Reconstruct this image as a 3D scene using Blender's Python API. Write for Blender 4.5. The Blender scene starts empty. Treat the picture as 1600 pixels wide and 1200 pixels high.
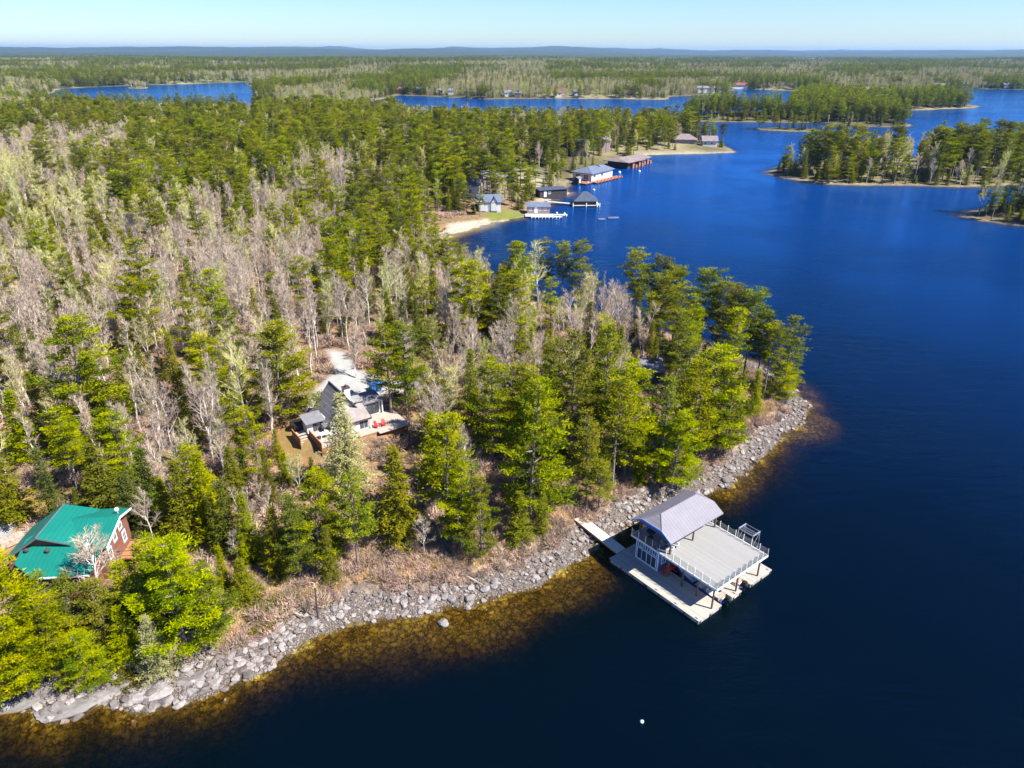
import bpy, bmesh, math, random
import numpy as np
from mathutils import Vector, Matrix
R = math.radians
C = bpy.context.scene.collection
SC = bpy.context.scene
# ------------------------------------------------------------------ camera
FPX, HCAM, PITCH, ROLL = 1109.0, 50.0, R(25.1), R(0.2)
cam = bpy.data.cameras.new("camera"); camo = bpy.data.objects.new("camera", cam); C.objects.link(camo)
cam.sensor_fit = 'HORIZONTAL'; cam.sensor_width = 36.0; cam.lens = 36.0 * FPX / 1600.0
cam.clip_start = 0.5; cam.clip_end = 120000.0
camo.location = (0, 0, HCAM)
camo.rotation_euler = (Matrix.Rotation(R(90) - PITCH, 3, 'X') @ Matrix.Rotation(ROLL, 3, 'Z')).to_euler()
SC.camera = camo
# ------------------------------------------------------------------ sky, sun, exposure
SUN_AZ, SUN_EL = R(-24.0), R(50.0)          # azimuth measured from +X towards +Y
w = bpy.data.worlds.new("World"); SC.world = w; w.use_nodes = True
nt = w.node_tree; bg = nt.nodes["Background"]
sky = nt.nodes.new("ShaderNodeTexSky"); sky.sky_type = 'NISHITA'; sky.sun_disc = False
sky.sun_elevation = SUN_EL; sky.sun_rotation = R(90) - SUN_AZ
sky.altitude = 300; sky.air_density = 1.0; sky.dust_density = 0.2; sky.ozone_density = 2.5
hs = nt.nodes.new('ShaderNodeHueSaturation'); hs.inputs['Saturation'].default_value = 1.3; hs.inputs['Hue'].default_value = 0.505; nt.links.new(sky.outputs[0], hs.inputs['Color']); mu = nt.nodes.new('ShaderNodeMix'); mu.data_type = 'RGBA'; mu.blend_type = 'MULTIPLY'; mu.inputs[0].default_value = 1.0; mu.inputs[7].default_value = (0.78, 0.91, 1.16, 1); nt.links.new(hs.outputs[0], mu.inputs[6]); nt.links.new(mu.outputs[2], bg.inputs[0]); bg.inputs[1].default_value = 0.063
sl = bpy.data.lights.new("sun", 'SUN'); sl.energy = 5.0; sl.angle = R(0.5); sl.color = (1.0, 0.95, 0.86)
so = bpy.data.objects.new("sun", sl); C.objects.link(so)
sdir = Vector((math.cos(SUN_EL) * math.cos(SUN_AZ), math.cos(SUN_EL) * math.sin(SUN_AZ), math.sin(SUN_EL)))
so.rotation_euler = sdir.to_track_quat('Z', 'Y').to_euler()
SC.view_settings.view_transform = 'Standard'; SC.view_settings.look = 'None'
SC.view_settings.gamma = 1.0; SC.view_settings.exposure = 1.3
SC.cycles.max_bounces = 6; SC.cycles.diffuse_bounces = 3; SC.cycles.transparent_max_bounces = 12
SC.cycles.volume_bounces = 0
# ------------------------------------------------------------------ projection helpers (pixels of the 1600x1200 frame)
_c, _s = math.cos(ROLL), math.sin(ROLL)
def ray(x, y):
    u, v = x - 800.0, -(y - 600.0)
    u2 = u * _c - v * _s; v2 = u * _s + v * _c
    return np.array([u2, FPX * math.cos(PITCH) + v2 * math.sin(PITCH), -FPX * math.sin(PITCH) + v2 * math.cos(PITCH)])
def gp(x, y, z=0.0):
    d = ray(x, y); t = (z - HCAM) / d[2]
    return (d[0] * t, d[1] * t)
def proj(X, Y, Z):
    X = np.asarray(X, float); Y = np.asarray(Y, float); Z = np.asarray(Z, float) - HCAM
    f = Y * math.cos(PITCH) - Z * math.sin(PITCH)
    up = Y * math.sin(PITCH) + Z * math.cos(PITCH)
    f = np.maximum(f, 0.01)
    u2, v2 = X / f * FPX, up / f * FPX
    u = u2 * _c + v2 * _s; v = -u2 * _s + v2 * _c
    return 800 + u, 600 - v
# ------------------------------------------------------------------ noise
def _h(ix, iy, seed):
    n = (ix.astype(np.int64) * 374761393 + iy.astype(np.int64) * 668265263 + seed * 974634777) & 0xffffffff
    n = ((n ^ (n >> 13)) * 1274126177) & 0xffffffff
    return ((n ^ (n >> 16)) & 0xffff) / 65535.0
def vn(x, y, seed=0):
    ix = np.floor(x); iy = np.floor(y); fx = x - ix; fy = y - iy
    fx = fx * fx * (3 - 2 * fx); fy = fy * fy * (3 - 2 * fy)
    a = _h(ix, iy, seed); b = _h(ix + 1, iy, seed); c = _h(ix, iy + 1, seed); d = _h(ix + 1, iy + 1, seed)
    return (a * (1 - fx) + b * fx) * (1 - fy) + (c * (1 - fx) + d * fx) * fy
def fbm(x, y, seed=0, oct=4):
    t = 0; a = 0.5
    for k in range(oct):
        t = t + a * vn(x * 2 ** k, y * 2 ** k, seed + k * 17); a *= 0.5
    return t
def ss(x, a, b):
    t = np.clip((x - a) / (b - a), 0, 1); return t * t * (3 - 2 * t)
# ------------------------------------------------------------------ tags and things
def tag(o, label=None, cat=None, group=None, kind=None):
    if label: o['label'] = label
    if cat: o['category'] = cat
    if group: o['group'] = group
    if kind: o['kind'] = kind
    return o
def thing(name, label, cat, loc=(0, 0, 0), rz=0.0, group=None):
    o = bpy.data.objects.new(name, None); C.objects.link(o)
    o.empty_display_size = 0.3; o.location = loc; o.rotation_euler = (0, 0, rz)
    return tag(o, label, cat, group)
def link(name, me, parent=None):
    o = bpy.data.objects.new(name, me); C.objects.link(o)
    if parent is not None: o.parent = parent
    return o
class MB:
    def __init__(s): s.v = []; s.f = []; s.m = []; s.mi = 0
    def add(s, vs, fs):
        b = len(s.v); s.v += [tuple(map(float, p)) for p in vs]
        s.f += [tuple(b + i for i in f) for f in fs]; s.m += [s.mi] * len(fs); return s
    def box(s, x0, x1, y0, y1, z0, z1):
        return s.add([(x0, y0, z0), (x1, y0, z0), (x1, y1, z0), (x0, y1, z0), (x0, y0, z1), (x1, y0, z1), (x1, y1, z1), (x0, y1, z1)],
                     [(3, 2, 1, 0), (4, 5, 6, 7), (0, 1, 5, 4), (1, 2, 6, 5), (2, 3, 7, 6), (3, 0, 4, 7)])
    def slab(s, pts, t, up=True):
        n = len(pts); lo = [(p[0], p[1], p[2] - t) for p in pts]
        return s.add(list(pts) + lo, [tuple(range(n)), tuple(reversed(range(n, 2 * n)))] + [(i, i + n, (i + 1) % n + n, (i + 1) % n) for i in range(n)])
    def extr(s, pts, d):
        n = len(pts); d = Vector(d); lo = [tuple(Vector(p) + d) for p in pts]
        return s.add(list(pts) + lo, [tuple(range(n)), tuple(reversed(range(n, 2 * n)))] + [(i, i + n, (i + 1) % n + n, (i + 1) % n) for i in range(n)])
    def tube(s, pts, rad, n=6):
        pts = [Vector(p) for p in pts]; vs = []; fs = []
        for i, p in enumerate(pts):
            d = (pts[min(i + 1, len(pts) - 1)] - pts[max(i - 1, 0)]).normalized()
            a = d.cross(Vector((0.3, 0.1, 1)) if abs(d.z) < 0.9 else Vector((1, 0, 0))).normalized(); b = d.cross(a)
            r = rad[i] if hasattr(rad, '__len__') else rad
            for k in range(n):
                t = 2 * math.pi * k / n; vs.append(p + a * math.cos(t) * r + b * math.sin(t) * r)
        for i in range(len(pts) - 1):
            for k in range(n):
                fs.append((i * n + k, i * n + (k + 1) % n, (i + 1) * n + (k + 1) % n, (i + 1) * n + k))
        fs.append(tuple(range(n))); fs.append(tuple(reversed(range((len(pts) - 1) * n, len(pts) * n))))
        return s.add(vs, fs)
    def build(s, name, mat, parent=None, smooth=False):
        me = bpy.data.meshes.new(name); me.from_pydata(s.v, [], s.f)
        for mm in (mat if isinstance(mat, (list, tuple)) else [mat]): me.materials.append(mm)
        if any(s.m): me.polygons.foreach_set('material_index', s.m)
        bm = bmesh.new(); bm.from_mesh(me); bmesh.ops.recalc_face_normals(bm, faces=bm.faces); bm.to_mesh(me); bm.free()
        if smooth: me.polygons.foreach_set('use_smooth', [True] * len(me.polygons))
        return link(name, me, parent)
# ------------------------------------------------------------------ materials
class NT:
    def __init__(s, name):
        s.mat = bpy.data.materials.new(name); s.mat.use_nodes = True; s.t = s.mat.node_tree; s.t.nodes.clear()
        s.out = s.t.nodes.new("ShaderNodeOutputMaterial")
    def n(s, typ, **kw):
        nd = s.t.nodes.new("ShaderNode" + typ); ins = {}
        for k, v in kw.items():
            if k.startswith('i_'):
                ins[k[2:]] = v
            else: setattr(nd, k, v)
        for k, v in ins.items(): s.set(nd, int(k) if k.isdigit() else k.replace('_', ' '), v)
        return nd
    def set(s, nd, k, v):
        sock = nd.inputs[k]
        if isinstance(v, bpy.types.NodeSocket): s.t.links.new(v, sock)
        elif isinstance(v, bpy.types.Node): s.t.links.new(v.outputs[0], sock)
        else:
            if sock.type == 'RGBA' and len(v) == 3: v = (*v, 1)
            sock.default_value = v
    def mix(s, f, a, b, mode='MIX'):
        m = s.n('Mix', data_type='RGBA', blend_type=mode)
        s.set(m, 0, f); s.set(m, 6, a); s.set(m, 7, b); return m.outputs[2]
    def math(s, op, a, b=0.5, clamp=False):
        m = s.n('Math', operation=op, use_clamp=clamp); s.set(m, 0, a); s.set(m, 1, b); return m.outputs[0]
    def ramp(s, f, a, b):
        m = s.n('MapRange', interpolation_type='SMOOTHSTEP'); s.set(m, 0, f); s.set(m, 1, a); s.set(m, 2, b); return m.outputs[0]
    def attr(s, name): return s.n('Attribute', attribute_name=name).outputs['Fac']
    def noise(s, scale, detail=3, rough=0.55, vec=None, dist=0.0):
        m = s.n('TexNoise'); s.set(m, 'Scale', scale); s.set(m, 'Detail', detail); s.set(m, 'Roughness', rough); s.set(m, 'Distortion', dist)
        s.set(m, 'Vector', vec if vec is not None else s.pos()); return m.outputs['Fac']
    def pos(s): return s.n('NewGeometry').outputs['Position']
    def obj(s): return s.n('TexCoord').outputs['Object']
    def hsv(s, col, h=0.5, sat=1.0, v=1.0):
        m = s.n('HueSaturation'); s.set(m, 'Hue', h); s.set(m, 'Saturation', sat); s.set(m, 'Value', v); s.set(m, 'Color', col); return m.outputs[0]
    def bump(s, h, strength, dist):
        m = s.n('Bump'); s.set(m, 'Strength', strength); s.set(m, 'Distance', dist); s.set(m, 'Height', h); return m.outputs[0]
    def pr(s, col, rough=0.7, normal=None, metal=0.0, spec=0.5):
        p = s.n('BsdfPrincipled'); s.set(p, 'Base Color', col); s.set(p, 'Roughness', rough); s.set(p, 'Metallic', metal); s.set(p, 'Specular IOR Level', spec)
        if normal is not None: s.set(p, 'Normal', normal)
        return p.outputs[0]
    def done(s, sh): s.t.links.new(sh, s.out.inputs[0]); return s.mat
def paint(name, col, rough=0.6, var=0.25, scale=1.5, bump=0.0, metal=0.0, spec=0.4):
    m = NT(name); v = m.noise(scale, 5, 0.6, m.obj())
    c = m.mix(m.ramp(v, 0.3, 0.7), tuple(x * (1 - var) for x in col), tuple(min(1, x * (1 + var)) for x in col))
    f = m.noise(scale * 9, 3, 0.6, m.obj()); c = m.mix(0.25, c, m.hsv(c, 0.5, 1.0, m.math('ADD', m.math('MULTIPLY', f, 1.2), 0.4)))
    return m.done(m.pr(c, rough, m.bump(f, bump, 0.02) if bump else None, metal, spec))
def boards(name, col, width=0.14, axis=0, var=0.25, rough=0.75, gap=0.5):
    m = NT(name); sep = m.n('SeparateXYZ'); m.set(sep, 0, m.obj())
    a = m.math('DIVIDE', sep.outputs[axis], width); fl = m.math('FLOOR', a); fr = m.math('FRACT', a)
    wn = m.n('TexWhiteNoise', noise_dimensions='1D'); m.set(wn, 'W', fl)
    n = m.noise(2.2, 5, 0.6, m.obj())
    k = m.math('ADD', m.math('MULTIPLY', wn.outputs[0], var), m.math('MULTIPLY', n, var * 1.6))
    c = m.hsv(col if not isinstance(col, tuple) else m.n('RGB').outputs[0], 0.5, 1, 1) if False else None
    rgb = m.n('RGB'); rgb.outputs[0].default_value = (*col, 1)
    c = m.hsv(rgb.outputs[0], 0.5, 1.0, m.math('ADD', k, 1 - var * 1.3))
    g = m.math('LESS_THAN', fr, 0.09)
    c = m.mix(m.math('MULTIPLY', g, gap), c, (0.02, 0.018, 0.016))
    return m.done(m.pr(c, rough, m.bump(fr, 0.2, 0.01)))
def leaf(name, c1, c2, transl=0.24, hv=0.035, vv=0.7):
    m = NT(name); oi = m.n('ObjectInfo').outputs['Random']
    c = m.mix(m.attr('tint'), c1, c2)
    r2 = m.math('FRACT', m.math('MULTIPLY', oi, 7.31))
    c = m.hsv(c, m.math('ADD', m.math('MULTIPLY', oi, hv), 0.5 - hv / 2), m.math('ADD', m.math('MULTIPLY', r2, 0.18), 0.96), m.math('ADD', m.math('MULTIPLY', r2, vv), 1 - vv / 2))
    d = m.n('BsdfDiffuse'); m.set(d, 0, c); t = m.n('BsdfTranslucent'); m.set(t, 0, m.hsv(c, 0.5, 1.05, 1.1))
    mx = m.n('MixShader'); m.set(mx, 0, transl); m.set(mx, 1, d); m.set(mx, 2, t)
    return m.done(mx.outputs[0])
M = {}
M['pine'] = leaf('pine needles', (0.058, 0.094, 0.011), (0.360, 0.355, 0.020))
M['redpine'] = leaf('red pine needles', (0.050, 0.080, 0.014), (0.290, 0.290, 0.024))
M['spruce'] = leaf('spruce needles', (0.050, 0.074, 0.009), (0.255, 0.250, 0.016))
M['pale'] = leaf('pale spruce needles', (0.19, 0.20, 0.09), (0.42, 0.40, 0.19))
M['fartwig'] = leaf('far bare twigs', (0.28, 0.23, 0.16), (0.52, 0.44, 0.31), 0.2, 0.03, 0.5); M['farbud'] = leaf('far budding twigs', (0.26, 0.28, 0.10), (0.50, 0.50, 0.21), 0.2, 0.03, 0.5); M['farpine'] = leaf('far pine needles', (0.06, 0.095, 0.018), (0.29, 0.31, 0.034)); M['dark'] = leaf('dark conifer needles', (0.040, 0.065, 0.018), (0.15, 0.17, 0.026))
M['twig'] = leaf('bare twigs', (0.34, 0.27, 0.21), (0.64, 0.53, 0.42), 0.25, 0.03, 0.4)
M['bud'] = leaf('budding twigs', (0.42, 0.40, 0.17), (0.66, 0.63, 0.31), 0.25, 0.03, 0.4)
M['juniper'] = leaf('juniper', (0.10, 0.10, 0.02), (0.20, 0.18, 0.03), 0.2)
def bark(name, c1, c2, sc=3.0):
    m = NT(name); n = m.noise(sc, 4, 0.6, m.obj()); return m.done(m.pr(m.mix(m.ramp(n, 0.35, 0.65), c1, c2), 0.9))
M['bark'] = bark('pine bark', (0.10, 0.075, 0.065), (0.26, 0.20, 0.17))
M['birch'] = bark('birch bark', (0.34, 0.29, 0.26), (0.68, 0.63, 0.58), 2.0)
# ------------------------------------------------------------------ coastlines
def poly(pts):
    return np.array([gp(*p[:2]) if len(p) == 2 else (p[1], p[2]) for p in pts], float)
G = 'g'
LAND = [poly([(1258, 645), (1252, 660), (1240, 672), (1215, 688), (1190, 715), (1165, 735), (1140, 756), (1110, 772), (1060, 782), (1020, 798), (985, 818), (960, 834), (940, 845), (925, 858),
    (905, 870), (880, 887), (850, 902), (830, 916), (790, 930), (760, 941), (720, 946), (690, 953), (640, 960), (600, 966), (545, 974), (500, 989), (470, 1006), (440, 1026), (400, 1050),
    (350, 1070), (300, 1086), (260, 1096), (200, 1101), (150, 1111), (110, 1126), (60, 1119), (20, 1106), (0, 1102), (-100, 1092), (-300, 1060), (G, -140, 25), (G, -600, 60), (G, -3000, 900), (G, -1100, 860),
    (70, 170), (180, 178), (350, 179), (450, 180), (600, 183), (800, 190), (950, 197), (1050, 205), (1085, 212), (1115, 222), (1142, 233), (1147, 238), (1100, 240), (1050, 241), (1010, 242),
    (985, 250), (962, 258), (935, 264), (905, 272), (893, 284), (884, 294), (890, 303), (878, 307), (856, 311), (846, 318), (846, 327), (832, 335), (806, 341), (780, 346), (752, 353), (733, 359), (706, 366),
    (700, 385), (722, 408), (780, 440), (830, 460), (880, 478), (940, 495), (1000, 510), (1060, 525), (1120, 545), (1180, 570), (1220, 590), (1244, 608), (1256, 628)]),
  poly([(G, -60000, 400), (-300, 160), (20, 165), (70, 150), (100, 138), (200, 134), (300, 131), (385, 128), (392, 138), (398, 158), (450, 170), (560, 165), (612, 152), (622, 148), (700, 152), (760, 155),
    (850, 154), (950, 154), (1000, 155), (1040, 156), (1052, 151), (1085, 149), (1138, 148), (1143, 142), (1152, 139), (1240, 142), (1300, 140), (1400, 141), (1480, 141), (1520, 139), (1600, 140), (2000, 143), (3000, 150),
    (G, 60000, 4000), (G, 60000, 60000), (G, -60000, 60000)]),
  poly([(1055, 188), (1075, 190), (1130, 191), (1200, 191), (1280, 192), (1330, 197), (1380, 199), (1415, 198), (1422, 195), (1400, 186), (1340, 180), (1250, 176), (1150, 176), (1075, 180)]),
  poly([(1230, 178), (1300, 177), (1405, 173), (1470, 171), (1525, 168.5), (1529, 166), (1480, 162), (1400, 158), (1300, 156), (1230, 160), (1215, 168)]),
  poly([(1160, 201), (1200, 204.5), (1280, 206.5), (1286, 203), (1200, 199.5)]),
  poly([(1197, 270), (1215, 276), (1240, 281), (1290, 288), (1350, 290), (1420, 290), (1500, 293), (1545, 292), (1600, 288), (1750, 285), (1800, 235), (1500, 245), (1350, 248), (1250, 254), (1210, 262)]),
  poly([(1503, 338), (1530, 345), (1570, 350), (1620, 355), (1800, 362), (1800, 318), (1600, 318), (1550, 325), (1515, 331)]),
  poly([(196, 138.3), (222, 138.6), (236, 137.6), (225, 135.8), (205, 136)]),
]
def sdf(x, y):
    """signed distance to the waterline, positive on land"""
    x = np.asarray(x, float); y = np.asarray(y, float); best = np.full(x.shape, -1e9)
    for P in LAND:
        lo = P.min(0) - 60; hi = P.max(0) + 60
        d2 = np.full(x.shape, 1e18); ins = np.zeros(x.shape, bool); Q = np.roll(P, -1, 0)
        for (ax, ay), (bx, by) in zip(P, Q):
            ex, ey = bx - ax, by - ay; l2 = ex * ex + ey * ey
            t = np.clip(((x - ax) * ex + (y - ay) * ey) / l2, 0, 1)
            dx = x - ax - t * ex; dy = y - ay - t * ey; d2 = np.minimum(d2, dx * dx + dy * dy)
            if ay != by:
                c = ((ay > y) != (by > y)) & (x < (bx - ax) * (y - ay) / (by - ay) + ax); ins ^= c
        d = np.sqrt(d2); best = np.maximum(best, np.where(ins, d, -d))
    return best
SHOAL = [(*gp(760, 364), 17), (*gp(868, 318), 13), (*gp(730, 385), 12), (*gp(1275, 665), 7), (*gp(620, 1000), 10), (*gp(760, 965), 9), (*gp(900, 905), 7)]
PADS = []   # x, y, radius, z
def hgt(x, y, s=None):
    x = np.asarray(x, float); y = np.asarray(y, float)
    if s is None: s = sdf(x, y)
    r = np.hypot(x, y); far = ss(r, 180, 900)
    s = s + (fbm(x / 3.1, y / 3.1, 3, 3) - 0.44) * 2.2 * (1 - far) + (fbm(x / 30, y / 30, 5, 3) - 0.44) * 16 * far
    belt = 0.17 * np.clip(s, 0, 6) + 0.10 * np.clip(s - 6, 0, 14)
    inland = 3.0 * ss(s, 10, 60) + (fbm(x / 42, y / 42, 9, 3) - 0.45) * 5.0 * ss(s, 8, 50)
    roll = (fbm(x / 900, y / 900, 21, 4) - 0.3) * 38 * ss(s, 60, 900) * ss(r, 900, 3500)
    ridge = (260 * (fbm(x / 2400, y / 5200, 31, 5) - 0.24)) * ss(r, 5000, 15000)
    micro = (fbm(x / 1.7, y / 1.7, 41, 3) - 0.44) * (0.55 * ss(s, -6, 2) + 0.15)
    h = np.where(s > 0, belt + inland + roll + ridge, np.maximum(0.08 * s - 0.024 * s * s * (s < 0), -9.0)) + micro * (1 - far) * np.where(np.abs(s) < 25, 1, 0.7)
    for px, py, pr_ in SHOAL:
        k = 1 - ss(np.hypot(x - px, y - py), pr_ * .4, pr_); h = np.where(h < 0, h * (1 - .6 * k), h)
    for px, py, pr_, pz in PADS:
        d = np.hypot(x - px, y - py); k = 1 - ss(d, pr_ * 0.62, pr_); h = h * (1 - k) + pz * k
    return np.minimum(h, 166), s
def ground(x, y): return float(hgt(np.array([x]), np.array([y]))[0][0])
def at(px, py):
    """ground point seen at a pixel"""
    z = 4.0
    for _ in range(8):
        x, y = gp(px, py, z); z = 0.5 * z + 0.5 * ground(x, y)
    return x, y, z
COT = (-26.3, 80.2); CA = R(35.5)       # cottage origin, heading
GRN = (-45.0, 51.0); GA = R(5.0)        # green-roofed house origin, heading
def cot(x, y): return (COT[0] + x * math.cos(CA) - y * math.sin(CA), COT[1] + x * math.sin(CA) + y * math.cos(CA))
def grn(x, y): return (GRN[0] + x * math.cos(GA) - y * math.sin(GA), GRN[1] + x * math.sin(GA) + y * math.cos(GA))
PADS += [(*cot(5, 1.5), 9.5, 5.0), (*grn(2.5, 5), 11, 3.0), (*gp(1015, 590, 5), 6, 4.6)]
# masks in plan: polygons given by the pixel they are seen at (on ground height z)
def area(pts, z): return np.array([gp(px, py, z) for px, py in pts])
def inpoly(P, x, y, soft=1.0):
    d2 = np.full(x.shape, 1e18); ins = np.zeros(x.shape, bool); Q = np.roll(P, -1, 0)
    for (ax, ay), (bx, by) in zip(P, Q):
        ex, ey = bx - ax, by - ay; t = np.clip(((x - ax) * ex + (y - ay) * ey) / (ex * ex + ey * ey + 1e-9), 0, 1)
        d2 = np.minimum(d2, (x - ax - t * ex) ** 2 + (y - ay - t * ey) ** 2)
        if ay != by: ins ^= ((ay > y) != (by > y)) & (x < (bx - ax) * (y - ay) / (by - ay) + ax)
    d = np.sqrt(d2); return ss(np.where(ins, d, -d), -soft, soft)
GRAVEL = [area([(512, 556), (545, 560), (560, 582), (600, 592), (640, 585), (660, 596), (610, 612), (592, 625), (560, 622), (540, 640), (500, 640), (478, 640), (480, 622), (500, 600), (522, 585)], 5.2),
          area([(-60, 800), (0, 800), (22, 812), (14, 832), (-10, 850), (-80, 860)], 3.0)]
SAND = [area([(700, 372), (700, 354), (725, 350), (760, 344), (800, 338), (835, 333), (850, 338), (810, 346), (775, 352), (735, 365)], 0.3),
        area([(835, 322), (848, 309), (880, 301), (905, 296), (910, 303), (880, 310), (860, 320), (850, 332)], 0.3),
        area([(985, 240), (1060, 237), (1120, 236), (1150, 236), (1152, 242), (1000, 247)], 0.4),
        area([(800, 262), (850, 262), (850, 290), (800, 285)], 3.0), area([(740, 292), (775, 286), (785, 300), (745, 300)], 3.0)]
LAWN = [area([(752, 336), (800, 328), (830, 332), (800, 338), (765, 342)], 1.0)]
YARD = [area([(0, 760), (60, 755), (130, 770), (180, 790), (180, 850), (0, 880), (-100, 880), (-100, 780)], 3.0),
        area([(430, 640), (480, 640), (490, 700), (470, 760), (430, 770), (400, 700)], 4.0), area([(860, 600), (560, 680), (620, 700), (720, 800), (700, 860), (860, 800), (940, 760)], 3.0)]
# ------------------------------------------------------------------ ground sheet (fan grid, finer near the camera)
def fan(rs, ths):
    rr, tt = np.meshgrid(rs, ths, indexing='ij'); return rr * np.sin(tt), rr * np.cos(tt)
def grid_mesh(name, X, Y, Z, keep=None):
    n, m = X.shape; idx = np.arange(n * m).reshape(n, m)
    q = np.stack([idx[:-1, :-1], idx[:-1, 1:], idx[1:, 1:], idx[1:, :-1]], -1).reshape(-1, 4)
    if keep is not None: q = q[keep.reshape(-1)[q].any(1)]
    used, inv = np.unique(q, return_inverse=True); q = inv.reshape(-1, 4)
    V = np.stack([X, Y, Z], -1).reshape(-1, 3)[used]
    me = bpy.data.meshes.new(name); me.vertices.add(len(V)); me.vertices.foreach_set('co', V.astype(np.float32).ravel())
    me.loops.add(q.size); me.loops.foreach_set('vertex_index', q.ravel().astype(np.int32))
    me.polygons.add(len(q)); me.polygons.foreach_set('loop_start', np.arange(0, q.size, 4, dtype=np.int32))
    me.update(calc_edges=True); me.polygons.foreach_set('use_smooth', np.ones(len(q), bool))
    return me, used
def vattr(me, name, vals):
    a = me.attributes.new(name, 'FLOAT', 'POINT'); a.data.foreach_set('value', np.ascontiguousarray(vals, dtype=np.float32))
rs = [14.0]
while rs[-1] < 23000: rs.append(rs[-1] * (1.0042 if rs[-1] < 160 else 1.0085 if rs[-1] < 1500 else 1.02))
rs = np.array([0.5, 5.0] + rs); ths = np.linspace(R(-62), R(62), 560)
X, Y = fan(rs, ths); S0 = sdf(X, Y); Z, S = hgt(X, Y, S0)
me, used = grid_mesh('ground', X, Y, Z)
x1, y1, s1 = X.ravel(), Y.ravel(), S.ravel(); r1 = np.hypot(x1, y1)
near = r1 < 700
def amask(polys, soft):
    o = np.zeros(x1.shape)
    for P in polys: o[near] = np.maximum(o[near], inpoly(P, x1[near], y1[near], soft))
    return o
jag = (fbm(x1 / 2.3, y1 / 2.3, 77, 3) - 0.44)
vattr(me, 's', s1 * np.where(s1 > 0, 1 + 1.8 * ss(r1, 170, 300), 1) + (s1 > 0) * 0.0); vattr(me, 'gravel', amask(GRAVEL, 0.8)); vattr(me, 'sand', amask(SAND, 1.6)); vattr(me, 'lawn', amask(LAWN, 1.5)); vattr(me, 'yard', amask(YARD, 3))
vattr(me, 'far', np.maximum(ss(r1, 600, 1400), .72 * ss(r1, 210, 330))); vattr(me, 'fb', ss(r1, 1800, 3400))
m = NT('forest floor and shore'); P_ = m.pos()
a_s = m.attr('s')
nl = m.noise(0.12, 4, 0.6, P_); nm = m.noise(0.9, 5, 0.65, P_); nf = m.noise(7.0, 4, 0.7, P_)
lit = m.mix(m.ramp(nm, 0.35, 0.65), (0.105, 0.060, 0.036), (0.27, 0.165, 0.095))
lit = m.mix(m.ramp(nl, 0.45, 0.62), lit, m.mix(nf, (0.085, 0.075, 0.025), (0.18, 0.13, 0.06)))
lit = m.mix(m.math('MULTIPLY', m.ramp(nf, 0.45, 0.7), 0.5), lit, (0.40, 0.29, 0.20))
yard = m.mix(m.ramp(m.noise(0.35, 5, 0.6, P_), 0.4, 0.62), (0.38, 0.21, 0.09), (0.27, 0.21, 0.055))
yard = m.mix(m.math('MULTIPLY', nf, 0.5), yard, (0.20, 0.11, 0.06))
lit = m.mix(m.math('MULTIPLY', m.attr('yard'), 0.85), lit, yard)
# dry grass band just above the rocks
grass = m.mix(m.ramp(nm, 0.35, 0.65), (0.19, 0.125, 0.08), (0.36, 0.265, 0.185))
edge = m.math('ADD', a_s, m.math('MULTIPLY', m.math('SUBTRACT', nm, 0.5), 7.0))
lit = m.mix(m.math('SUBTRACT', 1.0, m.ramp(edge, 6.5, 10.5)), lit, grass)
wn_ = m.n('TexNoise'); m.set(wn_, 'Scale', 2.2); m.set(wn_, 'Detail', 3.0); m.set(wn_, 'Vector', P_)
wv = m.n('VectorMath', operation='MULTIPLY_ADD'); m.set(wv, 0, wn_.outputs['Color']); m.set(wv, 1, (.45, .45, .45)); m.set(wv, 2, P_)
def stones(sc):
    v = m.n('TexVoronoi'); m.set(v, 'Scale', sc); m.set(v, 'Vector', wv.outputs[0]); c_ = m.n('SeparateColor'); m.set(c_, 0, v.outputs['Color'])
    return m.math('SUBTRACT', 1.0, m.ramp(v.outputs['Distance'], .22, .62)), c_
d1, rc = stones(5.5); d2, rc2 = stones(1.7); d3, rc3 = stones(4.0)
rock = m.mix(rc.outputs[0], (0.17, 0.143, 0.13), (0.34, 0.29, 0.27)); rock = m.mix(m.math('MULTIPLY', nf, 0.5), rock, (0.22, 0.18, 0.155))
rock = m.mix(d1, (0.10, 0.082, 0.07), rock)
cr = m.mix(m.math('SUBTRACT', 1.0, m.ramp(edge, 2.4, 4.6)), lit, rock)
bed = m.mix(rc2.outputs[1], (0.12, 0.085, 0.018), (0.36, 0.26, 0.05)); bed = m.mix(d2, m.mix(d3, (0.07, 0.048, 0.010), m.mix(rc3.outputs[0], (.13, .09, .016), (.29, .21, .045))), bed)
bed = m.mix(m.ramp(m.noise(0.25, 3, 0.5, P_), 0.35, 0.65), bed, m.hsv(bed, 0.49, 1.1, 0.6))
sandc = m.mix(m.ramp(nm, 0.3, 0.7), (0.34, 0.29, 0.22), (0.46, 0.39, 0.31))
col = m.mix(m.math('SUBTRACT', 1.0, m.ramp(a_s, -0.7, 0.0)), cr, bed)
col = m.mix(m.attr('sand'), col, sandc)
col = m.mix(m.attr('lawn'), col, m.mix(nm, (0.10, 0.13, 0.02), (0.20, 0.20, 0.045)))
col = m.mix(m.attr('gravel'), col, m.mix(nf, (0.26, 0.26, 0.25), (0.40, 0.40, 0.385)))
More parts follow.
